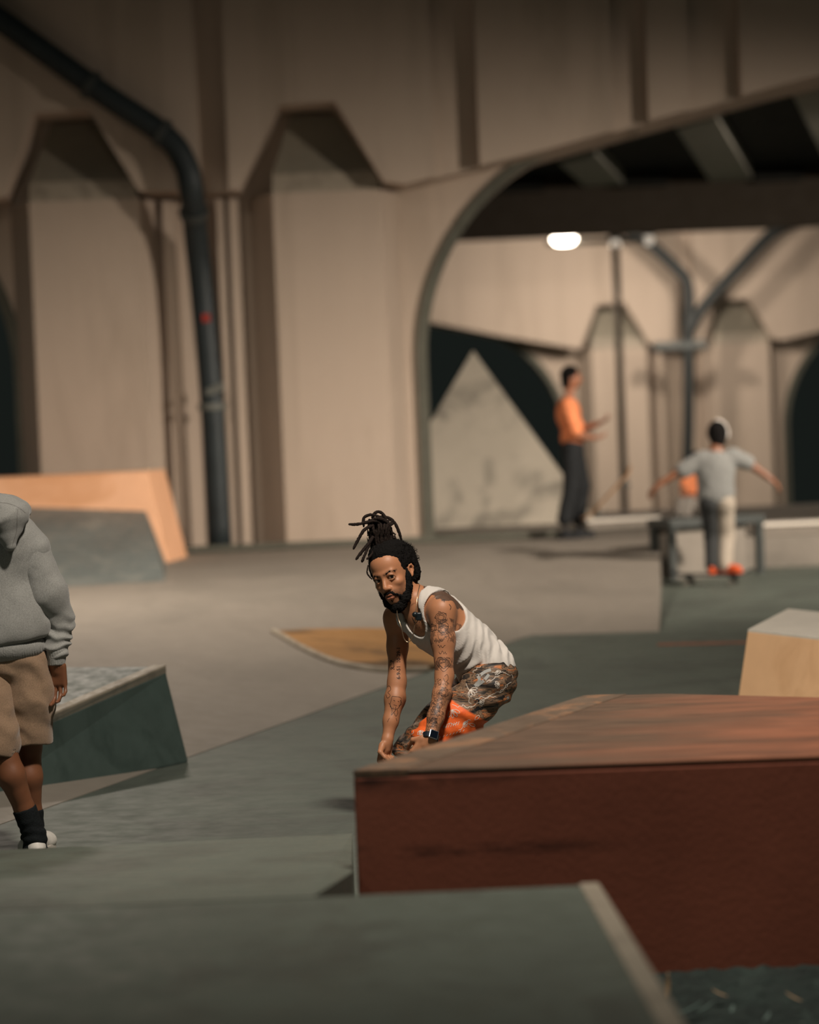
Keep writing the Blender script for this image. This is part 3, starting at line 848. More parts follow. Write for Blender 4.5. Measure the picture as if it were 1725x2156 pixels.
# --- head frame (x to the picture's right, y out of the face, z up)
hy, hp, hr = RAD(24), RAD(10), RAD(16)
fwd = np.array((-math.sin(hy) * math.cos(hp), -math.cos(hy) * math.cos(hp), -math.sin(hp)))
up0 = nrm(np.array((0, 0, 1)) - fwd * fwd[2]); rt0 = np.cross(up0, fwd)
hup = up0 * math.cos(hr) - rt0 * math.sin(hr); hrt = rt0 * math.cos(hr) + up0 * math.sin(hr)
HO = J(827, 1208, -.03)
HR = np.stack([hrt, fwd, hup])
def hl(x, y, z): return HO + HR.T @ np.array((x, y, z))
def to_head(p): return (p - A3(HO)) @ HR.T.astype(f32)

# --- torso frame
ShL, ShR = J(931, 1287, -.14), J(838, 1302, .13)
ARM = J(932, 1279, -.13)
NB = J(880, 1268, .03)
PEL = J(1036, 1428, 0)
ta = nrm(J(1040, 1418) - J(893, 1280)); tl = ARM - ShR; tl = nrm(tl - ta * (ta @ tl)); tn = np.cross(ta, tl)
if tn[2] > 0: tn = -tn
TR = np.stack([ta, tl, tn])

elL, wrL = J(936, 1424, -.22), J(906, 1556, -.36)
elR, wrR = J(836, 1436, .07), J(815, 1562, -.02)
hipL, knL, anL = J(1030, 1446, -.09), J(906, 1566, -.14), J(1035, 1662, -.10)
hipR, knR, anR = J(1012, 1440, .12), J(866, 1584, .14), J(1000, 1664, .16)

def head_skin():
    E = lambda c, r, op='u', k=.015: Ell(hl(*c), r, HR, op, k)
    q = [E((0, -.018, .032), (.074, .094, .088)), E((0, .040, .050), (.062, .052, .052), k=.03), E((0, .030, -.022), (.0595, .063, .088), k=.03),
         E((0, .030, -.070), (.050, .052, .044), k=.03), E((0, .073, -.104), (.022, .018, .016), k=.025)]
    for s in (-1, 1):
        q += [E((s * .042, .060, -.030), (.020, .022, .016), k=.02),
              Cone(hl(s * .010, .087, .018), hl(s * .040, .078, .021), .0105, .009, k=.014)]
    q += [E((0, .072, -.066), (.034, .030, .028), k=.02)]
    for s in (-1, 1): q.append(E((s * .032, .099, -.003), (.019, .0155, .0125), 's', .010))
    q += [Cone(hl(0, .087, .010), hl(0, .110, -.036), .0075, .0115, k=.012), E((0, .106, -.040), (.012, .012, .010), k=.006)]
    for s in (-1, 1):
        q += [E((s * .0135, .098, -.043), (.0085, .011, .0085), k=.006),
              E((s * .006, .104, -.0515), (.0042, .006, .004), 's', .003)]
        # lids
        q += chain([hl(s * .017, .083, .0005), hl(s * .024, .0895, .0088), hl(s * .033, .0908, .0106), hl(s * .042, .0862, .0080), hl(s * .048, .079, -.001)], [.0034, .0042, .0044, .0042, .0034], .004)
        q += chain([hl(s * .017, .082, -.002), hl(s * .024, .0870, -.0100), hl(s * .034, .0875, -.0120), hl(s * .043, .0832, -.0098), hl(s * .048, .078, -.002)], [.003, .0036, .0038, .0036, .003], .004)
    # lips
    q += chain([hl(-.023, .090, -.0745), hl(-.010, .1005, -.0685), hl(0, .1015, -.0700), hl(.010, .1005, -.0685), hl(.023, .090, -.0745)], [.003, .0058, .0054, .0058, .003], .005)
    q += chain([hl(-.021, .090, -.0775), hl(-.008, .0985, -.0835), hl(.008, .0985, -.0835), hl(.021, .090, -.0775)], [.003, .0066, .0066, .003], .005)
    q += [Ell(hl(0, .104, -.0762), (.016, .010, .0016), HR, 's', .002)]
    # ears
    for s in (-1, 1):
        q += chain([hl(s * .074, -.002, .000), hl(s * .082, -.010, .012), hl(s * .086, -.021, .012), hl(s * .087, -.028, .000), hl(s * .083, -.025, -.016), hl(s * .077, -.015, -.031), hl(s * .073, -.006, -.036)], [.0036, .0042, .0044, .0042, .004, .0046, .005], .005)
        q += [E((s * .075, -.014, -.012), (.0055, .014, .024), k=.007), Ell(hl(s * .084, -.013, -.010), (.007, .0075, .013), HR, 's', .005)]
    return q
def head_color(p, c):
    l = to_head(p); x, y, z = l[:, 0], l[:, 1], l[:, 2]; hd = (np.sqrt((l * l).sum(1)) < .16)
    n = fbm(p, 90, 2, 3)
    # shade of the brow hair painted into the skin
    for s in (-1, 1):
        l2 = l * np.array((1, 0, 1), f32)
        d = np.minimum(seg_d(l2, (s * .011, 0, .0165), (s * .034, 0, .0255))[0], seg_d(l2, (s * .034, 0, .0255), (s * .054, 0, .0195))[0] * 1.25)
        c = lerp3(c, (.010, .007, .006), hd * (y > .04) * sstep(-d, -.0075, -.0035) * .6)
        # lash line and shadowed socket skin tone
        d = np.minimum(seg_d(l, (s * .018, .086, .002), (s * .033, .094, .0075))[0], seg_d(l, (s * .033, .094, .0075), (s * .048, .083, .001))[0])
        c = lerp3(c, (.02, .012, .009), hd * sstep(-d, -.0042, -.002) * .8)
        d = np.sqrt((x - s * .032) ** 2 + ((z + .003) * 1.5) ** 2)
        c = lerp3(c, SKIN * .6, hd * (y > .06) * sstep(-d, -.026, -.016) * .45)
    lip = (y > .085) & (np.abs(x) < .024)
    d = np.minimum(np.abs(z + .0695) - .004, np.abs(z + .083) - .0055)
    c = lerp3(c, lin((146, 88, 70)), hd * lip * sstep(-d, -.002, .001) * .8)
    c = lerp3(c, (.02, .008, .006), hd * lip * (np.abs(z + .0762) < .0020) * .9)
    # stubble around the mouth and along the cheek
    st = hd * (y > .03) * sstep(-z, .048, .06) * (.45 + .3 * n) * (1 - (np.abs(x) < .02) * (z < -.064) * (z > -.095))
    c = lerp3(c, (.03, .02, .015), np.clip(st, 0, .75))
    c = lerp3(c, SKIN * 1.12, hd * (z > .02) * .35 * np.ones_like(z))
    return c

torso = lambda g=0.0: [
    Ell(J(920, 1310), (.155 + g, .150 + g, .112 + g), TR, k=.04),
    Cone(J(898, 1268, .05), J(925, 1280, -.08), .060 + g, .056 + g, k=.04),
    Cone(J(880, 1278, .06), J(850, 1298, .10), .058 + g, .054 + g, k=.04),
    Ell(J(985, 1362), (.150 + g, .128 + g, .104 + g), TR, k=.05),
    Ell(J(1028, 1416), (.105 + g, .138 + g, .106 + g), TR, k=.05)]
def arm(sh, el, wr, r, out):
    sh, el, wr = map(np.array, (sh, el, wr)); d = np.array(out)
    fb = el + (wr - el) * .28
    return [Ell(sh, (r[0], r[0], r[0] * 1.15), k=.03)] + chain([sh, sh + (el - sh) * .45, el], [r[0] * .98, r[1], r[2]], .03) + \
           chain([el, fb + d, el + (wr - el) * .65 + d * .4, wr], [r[2], r[3], r[4], r[5]], .02)
body = torso() + [Cone(NB, hl(0, -.035, -.06), .060, .056, k=.03), Cone(J(872, 1262, -.02), hl(0, .0, -.07), .045, .045, k=.03)]
body += arm(ShL, elL, wrL, (.053, .047, .037, .0365, .033, .0255), (.006, 0, 0))
body += arm(ShR, elR, wrR, (.058, .041, .038, .043, .031, .0215), (.004, 0, 0))
body += hand(wrR, (-.22, -.1, -1), (.75, -.55, 0), (.15, -1, 0), curl=(78, 92, 60), thumb_curl=50, L=.178)
body += hand(wrL, (-.62, -.1, -.75), (-.3, .75, -.4), (-.5, -.5, .5), curl=(28, 38, 25), L=.178)
for h_, k_, a_ in ((hipL, knL, anL), (hipR, knR, anR)):
    body += chain([h_, h_ + (k_ - h_) * .5, k_], [.088, .075, .056], .03) + chain([k_, k_ + (a_ - k_) * .35 + np.array((.015, 0, -.02)), a_], [.054, .055, .036], .02)
    body += chain([a_, a_ + np.array((-.02, -.02, -.02))], [.038, .036], .02)
body += head_skin()

def arm_mask(p, a, b, t0, t1, r):
    d, t = seg_d(p, a, b); t = t + .07 * fbm(p, 30, 2, 77); return (t > t0) & (t < t1) & (d < r)
def body_color(p):
    n = fbm(p, 25, 3, 1)
    c = SKIN[None, :] * (1 + .10 * n[:, None])
    c = head_color(p, c)
    ink = np.array((.022, .018, .016), f32)
    ln_ = np.abs(fbm(p, 62, 2, 11)); ln2 = np.abs(fbm(p, 95, 2, 21)); blob = fbm(p, 45, 2, 31)
    # sleeve on the near arm
    m = np.zeros(len(p), f32)
    a = arm_mask(p, ShL, elL, .16, .50, .09); m = np.maximum(m, a * np.maximum((ln_ < .07) * .85, (blob > .12) * .6))
    a = arm_mask(p, ShL, elL, .72, .92, .09); m = np.maximum(m, a * np.maximum((ln_ < .09) * .9, (blob > -.05) * .62))
    a = arm_mask(p, elL, wrL, .14, .34, .07); m = np.maximum(m, a * np.maximum((ln2 < .09) * .85, (blob > .2) * .6))
    a = arm_mask(p, elL, wrL, .34, .90, .07); m = np.maximum(m, a * np.maximum((ln2 < .10) * .85, (blob > .0) * .5))
    c = lerp3(c, ink, m * .85)
    # winged shape across the shoulder blade
    z1 = np.array((1, 0, 1), f32)
    d, t = seg_d(p * z1, J(904, 1233, 0) * z1, J(976, 1271, 0) * z1); e = d + .012 * blob
    c = lerp3(c, (.045, .036, .03), (e < .024) * (seg_d(p, ShL, elL)[0] > .062) * .85)
    # chest script
    d, t = seg_d(p, J(850, 1305, -.15), J(880, 1312, -.12))
    c = lerp3(c, ink, (d < .055) * (ln_ < .055) * .75)
    return np.clip(c, .004, 1)
person = sdf_obj('person', body, .0034, skin_m, None, body_color, smooth_it=1)
tag(person, 'bearded skater in white tank top with dreadlocks crouching with one arm lowered', 'person')
from mathutils.bvhtree import BVHTree
def bvh(o):
    m = o.data; co = np.empty(len(m.vertices) * 3, f32); m.vertices.foreach_get('co', co)
    ix = np.empty(len(m.loops), np.int32); m.loops.foreach_get('vertex_index', ix)
    return BVHTree.FromPolygons(co.reshape(-1, 3).tolist(), ix.reshape(-1, 4).tolist())
BV = bvh(person)
def hit(tree, px, py, off=.0008):
    d = (CAM_ROT @ Vector(((px - 862.5) / F_PX, (1078 - py) / F_PX, -1))).normalized()
    h = tree.ray_cast(CAM_LOC, d)
    return None if h[0] is None else h[0] - d * off
def inked(name, tree, lines, w, mat, parent, dense=3):
    """drawn lines laid as thin print on a surface; lines in photo pixels"""
    vv, ff = [], []
    for ln_ in lines:
        pts = catmull([(x, y, 0) for x, y in ln_], dense) if len(ln_) > 2 else [np.array((*q, 0.)) for q in ln_]
        prev = None
        for i, q in enumerate(pts):
            t = pts[min(i+1, len(pts)-1)] - pts[max(i-1, 0)]; t = t / (np.linalg.norm(t) + 1e-9)
            a = hit(tree, q[0] - t[1] * w, q[1] + t[0] * w); b = hit(tree, q[0] + t[1] * w, q[1] - t[0] * w)
            if a is None or b is None or (a - b).length > .03: prev = None; continue
            vv += [a, b]; cur = len(vv) - 2
            if prev is not None and (vv[prev] - a).length < .03: ff.append((prev, prev + 1, cur + 1, cur))
            prev = cur
    return tag(mesh_obj(name, vv, ff, mat, parent), kind='stuff') if ff else None
def lettering(name, tree, text, px, py, height, rot, mat, parent):
    cu = bpy.data.curves.new('t', 'FONT'); cu.body = text; cu.size = 1.0; cu.resolution_u = 3; cu.offset = .018
    ob = bpy.data.objects.new('t', cu); COL.objects.link(ob)
    dg = bpy.context.evaluated_depsgraph_get(); me = ob.evaluated_get(dg).to_mesh()
    ca, sa = math.cos(rot), math.sin(rot); vv, bad = [], set()
    for i, v in enumerate(me.vertices):
        x, y = v.co.x * height * 1.35, -v.co.y * height * 1.35
        h = hit(tree, px + x * ca - y * sa, py + x * sa + y * ca)
        if h is None: bad.add(i); h = Vector()
        vv.append(h)
    ff = [tuple(p.vertices) for p in me.polygons if not bad & set(p.vertices)]
    ob.evaluated_get(dg).to_mesh_clear(); bpy.data.objects.remove(ob); bpy.data.curves.remove(cu)
    return mesh_obj(name, vv, ff, mat, parent)
ink_m = plain('tattoo_ink', (46, 36, 32), .5, 0, .1)
lettering('tattoo', BV, '10-29-1', 843, 1396, 8, -math.pi / 2, ink_m, person)
lettering('tattoo', BV, '6-9-51', 843, 1430, 8, -math.pi / 2, ink_m, person)
lettering('tattoo', BV, 'R.I.P', 831, 1410, 8.5, -math.pi / 2 - .1, ink_m, person)
card = [[(826, 1466), (845, 1470), (838, 1492), (822, 1488), (826, 1466)], [(829, 1474), (832, 1476)], [(838, 1476), (841, 1478)], [(829, 1484), (836, 1486)],
        [(822, 1486), (826, 1496), (824, 1506), (829, 1500), (834, 1494)], [(836, 1492), (838, 1500), (834, 1508), (830, 1500)], [(843, 1474), (846, 1482), (840, 1486)], [(819, 1480), (822, 1484), (824, 1490)],
        [(828, 1488), (828, 1494)], [(833, 1488), (833, 1494)],
        [(813, 1448), (820, 1444), (823, 1452), (817, 1458), (822, 1464), (816, 1470), (813, 1462)], [(815, 1450), (818, 1466)], [(834, 1512), (836, 1518)], [(820, 1512), (816, 1520)]]
inked('tattoo', BV, card, .42, ink_m, person)
def rose(cx, cy, r, n=3):
    out = []
    for k in range(n):
        rr = r * (1 - k / n * .75); ph = random.uniform(0, 6); m = 3 + (k % 3)
        out.append([(cx + rr * (1 + .09 * math.sin(m * t + ph)) * math.cos(t), cy + rr * (1 + .09 * math.sin(m * t + ph)) * math.sin(t)) for t in np.linspace(0, 6.3, 14)])
    for k in range(5):
        a = k * 1.26 + .4; out.append([(cx + r * .9 * math.cos(a), cy + r * .9 * math.sin(a)), (cx + r * 1.25 * math.cos(a + .15), cy + r * 1.25 * math.sin(a + .15)), (cx + r * 1.05 * math.cos(a + .5), cy + r * 1.05 * math.sin(a + .5))])
    return out
def scrawl(cx, cy, w, n):
    x = cx - w / 2; pts = []
    for i in range(n): pts += [(x + w * i / n + random.uniform(-.6, .6), cy + random.choice((-2.4, 2.2)) + random.uniform(-.8, .8))]
    return pts
near = rose(929, 1300, 11, 3) + rose(934, 1326, 10, 3) + rose(912, 1322, 7, 2) + rose(935, 1458, 9, 3)
near += [[(918, 1306), (924, 1314), (938, 1310), (945, 1318), (938, 1330), (926, 1332)], [(922, 1334), (924, 1344), (931, 1350), (936, 1342)], [(940, 1332), (946, 1340), (943, 1350)],
         scrawl(931, 1361, 18, 8), scrawl(934, 1374, 20, 9),
         [(920, 1398), (922, 1386), (930, 1384), (935, 1390), (941, 1384), (949, 1388), (950, 1398), (942, 1408), (934, 1414), (926, 1406), (920, 1398)],
         [(924, 1398), (926, 1390), (931, 1389), (935, 1395), (940, 1389), (945, 1392), (946, 1398), (940, 1404), (935, 1408), (929, 1403), (924, 1398)],
         [(936, 1424), (942, 1420), (944, 1430), (938, 1436), (934, 1428)], [(924, 1434), (928, 1430), (929, 1440), (925, 1442), (924, 1434)]]
for k in range(9): near.append(scrawl(926 - 2.1 * k, 1474 + 8 * k, 22, 9))
near += rose(920, 1494, 6, 2) + rose(914, 1518, 6, 2)
inked('tattoo', BV, near, .38, ink_m, person)
inked('tattoo', BV, [[(932, 1262), (938, 1263)], [(935, 1262), (936, 1268)], [(946, 1272), (950, 1278), (948, 1284)], [(846, 1302), (850, 1314), (846, 1320)], [(852, 1298), (860, 1316), (856, 1322)], [(858, 1304), (866, 1318)], [(868, 1300), (874, 1312), (880, 1306)], [(876, 1300), (882, 1316)]], .6, ink_m, person)

# --- eyes
EYE = NT('eye'); sp = EYE.n('VectorMath', operation='NORMALIZE'); EYE.l(EYE.tc.outputs['Object'], sp.inputs[0])
sx = EYE.n('SeparateXYZ'); EYE.l(sp.outputs[0], sx.inputs[0])
M['eye'] = EYE.out(EYE.ramp(sx.outputs['Z'], [(0.0, lin((196, 176, 160))), (.845, lin((190, 168, 150))), (.86, lin((58, 36, 24))), (.955, lin((40, 24, 16))), (.965, (.004, .003, .003))]), .12, spec=.6)
gaze = nrm(np.array(CAM_LOC) - HO)
for s in (-1, 1):
    v, f = [], []
    n1_, n2_ = 16, 24
    for i in range(n1_ + 1):
        for j in range(n2_):
            a, b = math.pi * i / n1_, 2 * math.pi * j / n2_
            v.append((.0142 * math.sin(a) * math.cos(b), .0142 * math.sin(a) * math.sin(b), .0142 * math.cos(a)))
    for i in range(n1_):
        for j in range(n2_): f.append((i*n2_ + j, i*n2_ + (j+1) % n2_, (i+1)*n2_ + (j+1) % n2_, (i+1)*n2_ + j))
    o = mesh_obj('eye', v, f, M['eye'], person, smooth=True)
    o.location = hl(s * .0325, .0775, -.0015); o.rotation_euler = Vector(gaze + np.array((.12 * 0, 0, -.03))).to_track_quat('Z', 'Y').to_euler()

# --- hair: close curls swept up, with dreadlocks knotted on top
E = lambda c, r, op='u', k=.02: Ell(hl(*c), r, HR, op, k)
hair = [E((0, -.022, .042), (.084, .101, .090)), E((.060, -.050, .050), (.040, .062, .058)), E((.066, -.052, -.010), (.030, .050, .060)), E((-.058, -.040, .040), (.034, .06, .06)), E((-.062, -.03, -.005), (.026, .045, .055)),
        E((.000, -.01, .100), (.066, .074, .045), k=.04), E((-.068, .004, .022), (.021, .034, .050), k=.02),
        Box(hl(0, .125, -.050), (.060, .090, .112), HR, .035, 's', .012), Box(hl(0, .10, -.105), (.16, .132, .085), HR, .02, 's', .01)]
for s in (-1, 1): hair += [Box(hl(s * .100, -.012, -.016), (.034, .022, .030), HR, .014, 's', .006)]
hd = lambda p: .003 * fbm(p, 90, 2, 5) + .0032 * vnoise(p, 300, 6)
hair_o = sdf_obj('hair', hair, .0034, hair_m, person, None, hd, .01, 0)
bun = sdf_obj('hair_knot', [Ell(J(800, 1120, -.0), (.050, .05, .056)), Ell(J(806, 1148, .0), (.046, .05, .04), k=.03), Cone(J(820, 1160, .01), J(804, 1140, 0), .062, .048, k=.03)], .003, lock_m, person, None,
              lambda p: .004 * np.sin(p[:, 0] * 420 + 3 * fbm(p, 40, 2, 8)) + .003 * fbm(p, 150, 2, 9), .01, 0)
def lock(pts, r, dy=0.0, tip=.75):
    q = catmull([(x, y, z) for x, y, z in pts], 7)
    path = [P(a[0], a[1], D0 + a[2] + dy) for a in q]; n = len(path)
    path = [p + Vector((random.uniform(-1, 1), random.uniform(-1, 1), random.uniform(-1, 1))) * .0008 for p in path]
    rr = [r * (1 + .16 * random.uniform(-1, 1)) * (1 if i < n * .75 else 1 - (1 - tip) * (i - n * .75) / (n * .25)) for i in range(n)]
    rr[-1] *= .5
    tube('dreadlock', path, rr, lock_m, person, 9)
for pts, r in (([(806, 1102, -.05), (790, 1097, -.06), (772, 1100, -.07), (752, 1104, -.08), (734, 1104, -.09)], .0066),
               ([(812, 1098, -.04), (795, 1087, -.05), (778, 1084, -.05), (766, 1092, -.05), (766, 1110, -.05)], .0064),
               ([(784, 1092, -.03), (790, 1080, -.03), (800, 1078, -.03), (809, 1086, -.03), (815, 1104, -.03), (823, 1116, -.03)], .0068),
               ([(796, 1090, 0), (810, 1088, 0), (827, 1096, 0), (839, 1116, .0), (846, 1140, .01)], .0066),
               ([(786, 1106, -.06), (768, 1115, -.08), (755, 1135, -.09), (744, 1157, -.10)], .0068),
               ([(786, 1130, -.06), (776, 1145, -.08), (762, 1162, -.09), (749, 1179, -.10)], .0070),
               ([(780, 1140, -.07), (772, 1160, -.09), (766, 1174, -.10), (762, 1184, -.1)], .0060),
               ([(818, 1118, -.04), (826, 1121, -.04), (834, 1126, -.04)], .0035),
               ([(790, 1152, -.06), (784, 1166, -.08), (772, 1178, -.1)], .005),
               ([(776, 1190, -.08), (773, 1205, -.09), (778, 1214, -.09), (784, 1220, -.09)], .0032),
               ([(780, 1098, -.03), (792, 1092, -.06), (806, 1094, -.06), (818, 1104, -.05), (824, 1120, -.04)], .007),
               ([(776, 1112, -.03), (782, 1096, -.05), (798, 1092, -.055), (812, 1098, -.05)], .0068)):
    lock(pts, r)
for i in range(13):
    x0 = 779 + 3.7 * i; dd = -.045 - .012 * math.sin(math.pi * i / 12)
    j1, j2 = random.uniform(-7, 7), random.uniform(-6, 6); dd -= random.uniform(-.006, .008)
    lock([(x0 + j1 + random.uniform(-3, 3), 1098 + random.uniform(-5, 6), dd + .02), (x0 + j2, 1112 + random.uniform(-4, 4), dd - .010), (x0 + random.uniform(-2, 2) + .15 * (800 - x0), 1130, dd - .004), (x0 + .3 * (804 - x0), 1150, dd)], .0058)
tie = [J(806 + 24 * math.cos(t), 1141 - .18 * 24 * math.cos(t) + 4 * math.sin(t), -.052 * abs(math.sin(t))) for t in np.linspace(0, math.pi, 14)]
tube('hair_tie', [Vector(p) for p in tie], .0022, plain('hair_tie', (150, 146, 138), .5), person, 8)
# --- beard and moustache
brd = []
for s in (-1, 1):
    brd += chain([hl(s * .071, .004, .000), hl(s * .068, .010, -.032), hl(s * .060, .024, -.068), hl(s * .043, .050, -.106), hl(0, .066, -.128)], [.006, .0105, .0145, .0175, .021], .02)
    brd += chain([hl(s * .027, .088, -.077), hl(s * .035, .076, -.090), hl(s * .036, .066, -.106)], [.0042, .005, .009], .008)
    brd += chain([hl(s * .003, .1035, -.0605), hl(s * .016, .0985, -.0635), hl(s * .028, .088, -.077)], [.0042, .0052, .0046], .006)
brd += [Cone(hl(0, .0935, -.094), hl(0, .091, -.101), .0032, .0036, k=.004), Ell(hl(0, .060, -.134), (.034, .03, .018), HR, k=.02)]
sdf_obj('beard', brd, .0029, hair_m, person, None, lambda p: .0035 * fbm(p, 150, 2, 15) + .0022 * vnoise(p, 300, 16), .008, 0)
for s in (-1, 1):
    sdf_obj('eyebrow', chain([hl(s * .011, .0948, .0145), hl(s * .022, .0932, .0192), hl(s * .036, .0875, .0232), hl(s * .046, .0805, .0215), hl(s * .055, .0735, .0170)], [.0030, .0036, .0036, .0028, .0016], .004), .0012, hair_m, person, None, lambda p: .0008 * vnoise(p, 600, 17), .003, 0)
# wispy curls around the hair outline
def curls(n, centre_fn, ln_, name, r=.0011):
    vv, ff = [], []
    for _ in range(n):
        c, o = centre_fn(); o = nrm(o); t1 = nrm(np.cross(o, np.array((.3, .5, .8)))); t2 = np.cross(o, t1)
        a0 = random.uniform(0, 6.28); R_ = random.uniform(.002, .0045); m = 8; ln2 = ln_ * random.uniform(.5, 1.2)
        path = [c + o * ln2 * i / m + (t1 * math.cos(a0 + 1.1 * i) + t2 * math.sin(a0 + 1.1 * i)) * R_ * (i / m) for i in range(m + 1)]
        v, f = tube_vf([Vector(p) for p in path], r, 4); o_ = len(vv); vv += v; ff += [tuple(q + o_ for q in w) for w in f]
    return tag(mesh_obj(name, vv, ff, hair_m, person), kind='stuff')
def hair_pt():
    while True:
        d = nrm(rng.normal(size=3)); l = d * np.array((.084, .101, .09)) + np.array((0, -.022, .042)) + np.array((.022 if d[0] > 0 else -.01, -.02, 0)) * abs(d[0])
        if l[1] > .03 or l[2] < -.03 or (abs(l[0]) > .05 and l[2] < .045 and l[1] > -.06): continue
        return hl(*l), HR.T @ d
curls(500, hair_pt, .011, 'loose_curls', .0006)
def beard_pt():
    s = random.choice((-1, 1)); t = random.random()
    pts = [np.array((s * .067, .010, -.032)), np.array((s * .059, .024, -.068)), np.array((s * .042, .050, -.106)), np.array((0, .062, -.130))]
    i = min(2, int(t * 3)); q = pts[i] + (pts[i+1] - pts[i]) * (t * 3 - i)
    d = nrm(nrm(q - np.array((0, .02, -.05))) + rng.normal(size=3) * .5)
    return hl(*(q + d * .014)), HR.T @ d
curls(420, beard_pt, .009, 'beard_curls', .0006)

# --- tank top
g = .009
tank = torso(g) + [Cone(J(893, 1256, -.03), J(897, 1272, -.07), .05, .05, k=.03)]
tank += [Half(J(1052, 1424), (.19, 0, -1), 'i', .004)]
tank += [Cone(ARM + tl * .20 + ta * .022, ARM + tl * .0 + ta * .022, .100, .094, 's', .006), Cone(ARM + tl * .045 - tn * .2 + ta * .02, ARM + tl * .035 + tn * .0 + ta * .01, .092, .092, 's', .006), Cone(J(944, 1266, -.4), J(944, 1266, -.04), .046, .046, 's', .008), Cone(np.array(ShR) - tl * .2, np.array(ShR) + tl * .005, .088, .078, 's', .006)]
NKC = J(864, 1280, -.06)
tank += [Ell(NKC, (.125, .064, .30), TR, 's', .006), Cone(NB, hl(0, -.03, -.07), .083, .075, 's', .006)]
wdir = nrm(ta * .45 + tn * .9)
def tank_fold(p):
    q = p - A3(J(1000, 1380)); s = q @ A3(nrm(ta * .85 - tn * .5)); n = fbm(p, 9, 2, 41)
    m = sstep(q @ A3(ta), -.18, .05)
    return -(.0055 * m + .0015) * np.sin(s * 150 + 7 * n) * (.4 + .6 * vnoise(p, 14, 44) ** 2 * 2) + .0006 * np.sin((p @ A3(tl)) * 1500)
TNK = NT('ribbed_white_cotton'); TNK.bump(TNK.noise(500, 3), .25, .001)
TNK.b.inputs['Sheen Weight'].default_value = .2
tank_o = sdf_obj('tank_top', tank, .0036, TNK.out(lin((192, 186, 179)), .85, spec=.2), person, None, tank_fold, .01, 1)
# piping of the neck and the near armhole
def ring(c, axis, r1, r2, u, n=40): return [c + u * math.cos(t) * r1 + np.cross(axis, u) * math.sin(t) * r2 for t in np.linspace(0, 2 * math.pi, n)]

# --- shorts
sh = [Ell(J(1026, 1428), (.108, .150, .108), TR, k=.05), Ell(J(1036, 1420), (.096, .140, .10), k=.05)]
sh += chain([hipL, hipL + (knL - hipL) * .5, hipL + (knL - hipL) * .98], [.100, .096, .090], .05)
shR = chain([hipR, hipR + (knR - hipR) * .5, hipR + (knR - hipR) * 1.02], [.098, .092, .080], .03)
dR = nrm(knR - hipR)
shR += [Half(knR + dR * .052, dR, 'i', .004), Cone(knR + dR * .10, knR - dR * .03, .070, .060, 's', .004)]
def hem(h_, k_, r): 
    d = nrm(k_ - h_); return [Half(k_ + d * .055, d, 'i', .004)]
dL = nrm(knL - hipL)
sh += [Half(J(1052, 1386), (-.19, 0, 1), 'i', .006), Half(knL + dL * .050, dL, 'i', .004), Cone(knL + dL * .10, knL - dL * .05, .078, .066, 's', .004)]
def short_fold(p):
    q = p - A3(hipL); s = q @ A3(nrm(np.array((.35, 0, 1.0)))); n = fbm(p, 8, 2, 51)
    return -.0065 * np.sin(s * 85 + 6 * n) * (.35 + .65 * np.abs(vnoise(p, 11, 54))) - .003 * fbm(p, 30, 2, 55)
SHM = NT('printed_shorts')
att = SHM.n('VertexColor', layer_name='tone'); sepc = SHM.n('SeparateColor'); SHM.l(att.outputs['Color'], sepc.inputs[0])
n1 = SHM.noise(14, 5, .6, dist=1.2, sc3=(.7, .7, 2.8)); n2 = SHM.noise(26, 4, .6, dist=.8, sc3=(1, 1, 2.2))
camo = SHM.ramp(n1, [(.34, lin((26, 24, 24))), (.43, lin((70, 58, 48))), (.50, lin((136, 108, 84))), (.54, lin((48, 42, 38))), (.60, lin((196, 122, 74))), (.66, lin((84, 72, 62))), (.74, lin((160, 156, 148)))])
camo = SHM.mix(SHM.ramp(n2, [(.58, (0, 0, 0)), (.64, (1, 1, 1))]), camo, lin((26, 24, 24)))
oran = SHM.ramp(n2, [(.3, lin((214, 88, 34))), (.7, lin((240, 112, 52)))])
SHM.bump(SHM.noise(220, 2), .15, .001)
shm = SHM.out(SHM.mix(sepc.outputs[0], camo, oran), .6, spec=.3)
def short_col(p):
    c = np.zeros((len(p), 3), f32)
    d, t = seg_d(p, hipL, knL + (knL - hipL) * .3)
    hgt = (p - A3(J(946, 1476, -.2))) @ A3(np.array((.563, 0, .826)))
    c[:, 0] = sstep(-hgt, -.012, -.004) * (p[:, 1] < D0 + .03)
    return c
shorts = sdf_obj('shorts', sh, .004, shm, person, short_col, short_fold, .012, 1)
BS = bvh(shorts)
sdf_obj('far_leg', shR, .004, shm, shorts, short_col, short_fold, .012, 1)
pr = []
def petal(cx, cy, a, L_, w): 
    ca, sa = math.cos(a), math.sin(a)
    pts = [(0, 0), (L_ * .5, w), (L_, w * .6), (L_ * 1.1, 0), (L_, -w * .6), (L_ * .5, -w), (0, 0)]
    return [(cx + x * ca - y * sa, cy + x * sa + y * ca) for x, y in pts]
for cx, cy, a0, L_ in ((952, 1494, 1.2, 16), (990, 1452, .6, 14), (1010, 1478, .2, 9), (1052, 1440, 2.8, 9), (976, 1522, .5, 9), (884, 1538, 1.2, 9), (1046, 1412, 1.0, 8)):
    for k in range(4): pr.append(petal(cx, cy, a0 + (k - 1.5) * .55, L_, L_ * .2))
def squig(x0, y0, x1, y1, n, amp):
    return [(x0 + (x1 - x0) * i / n + random.uniform(-1.6, 1.6) * amp, y0 + (y1 - y0) * i / n + random.uniform(-1.7, 1.7) * amp) for i in range(n + 1)]
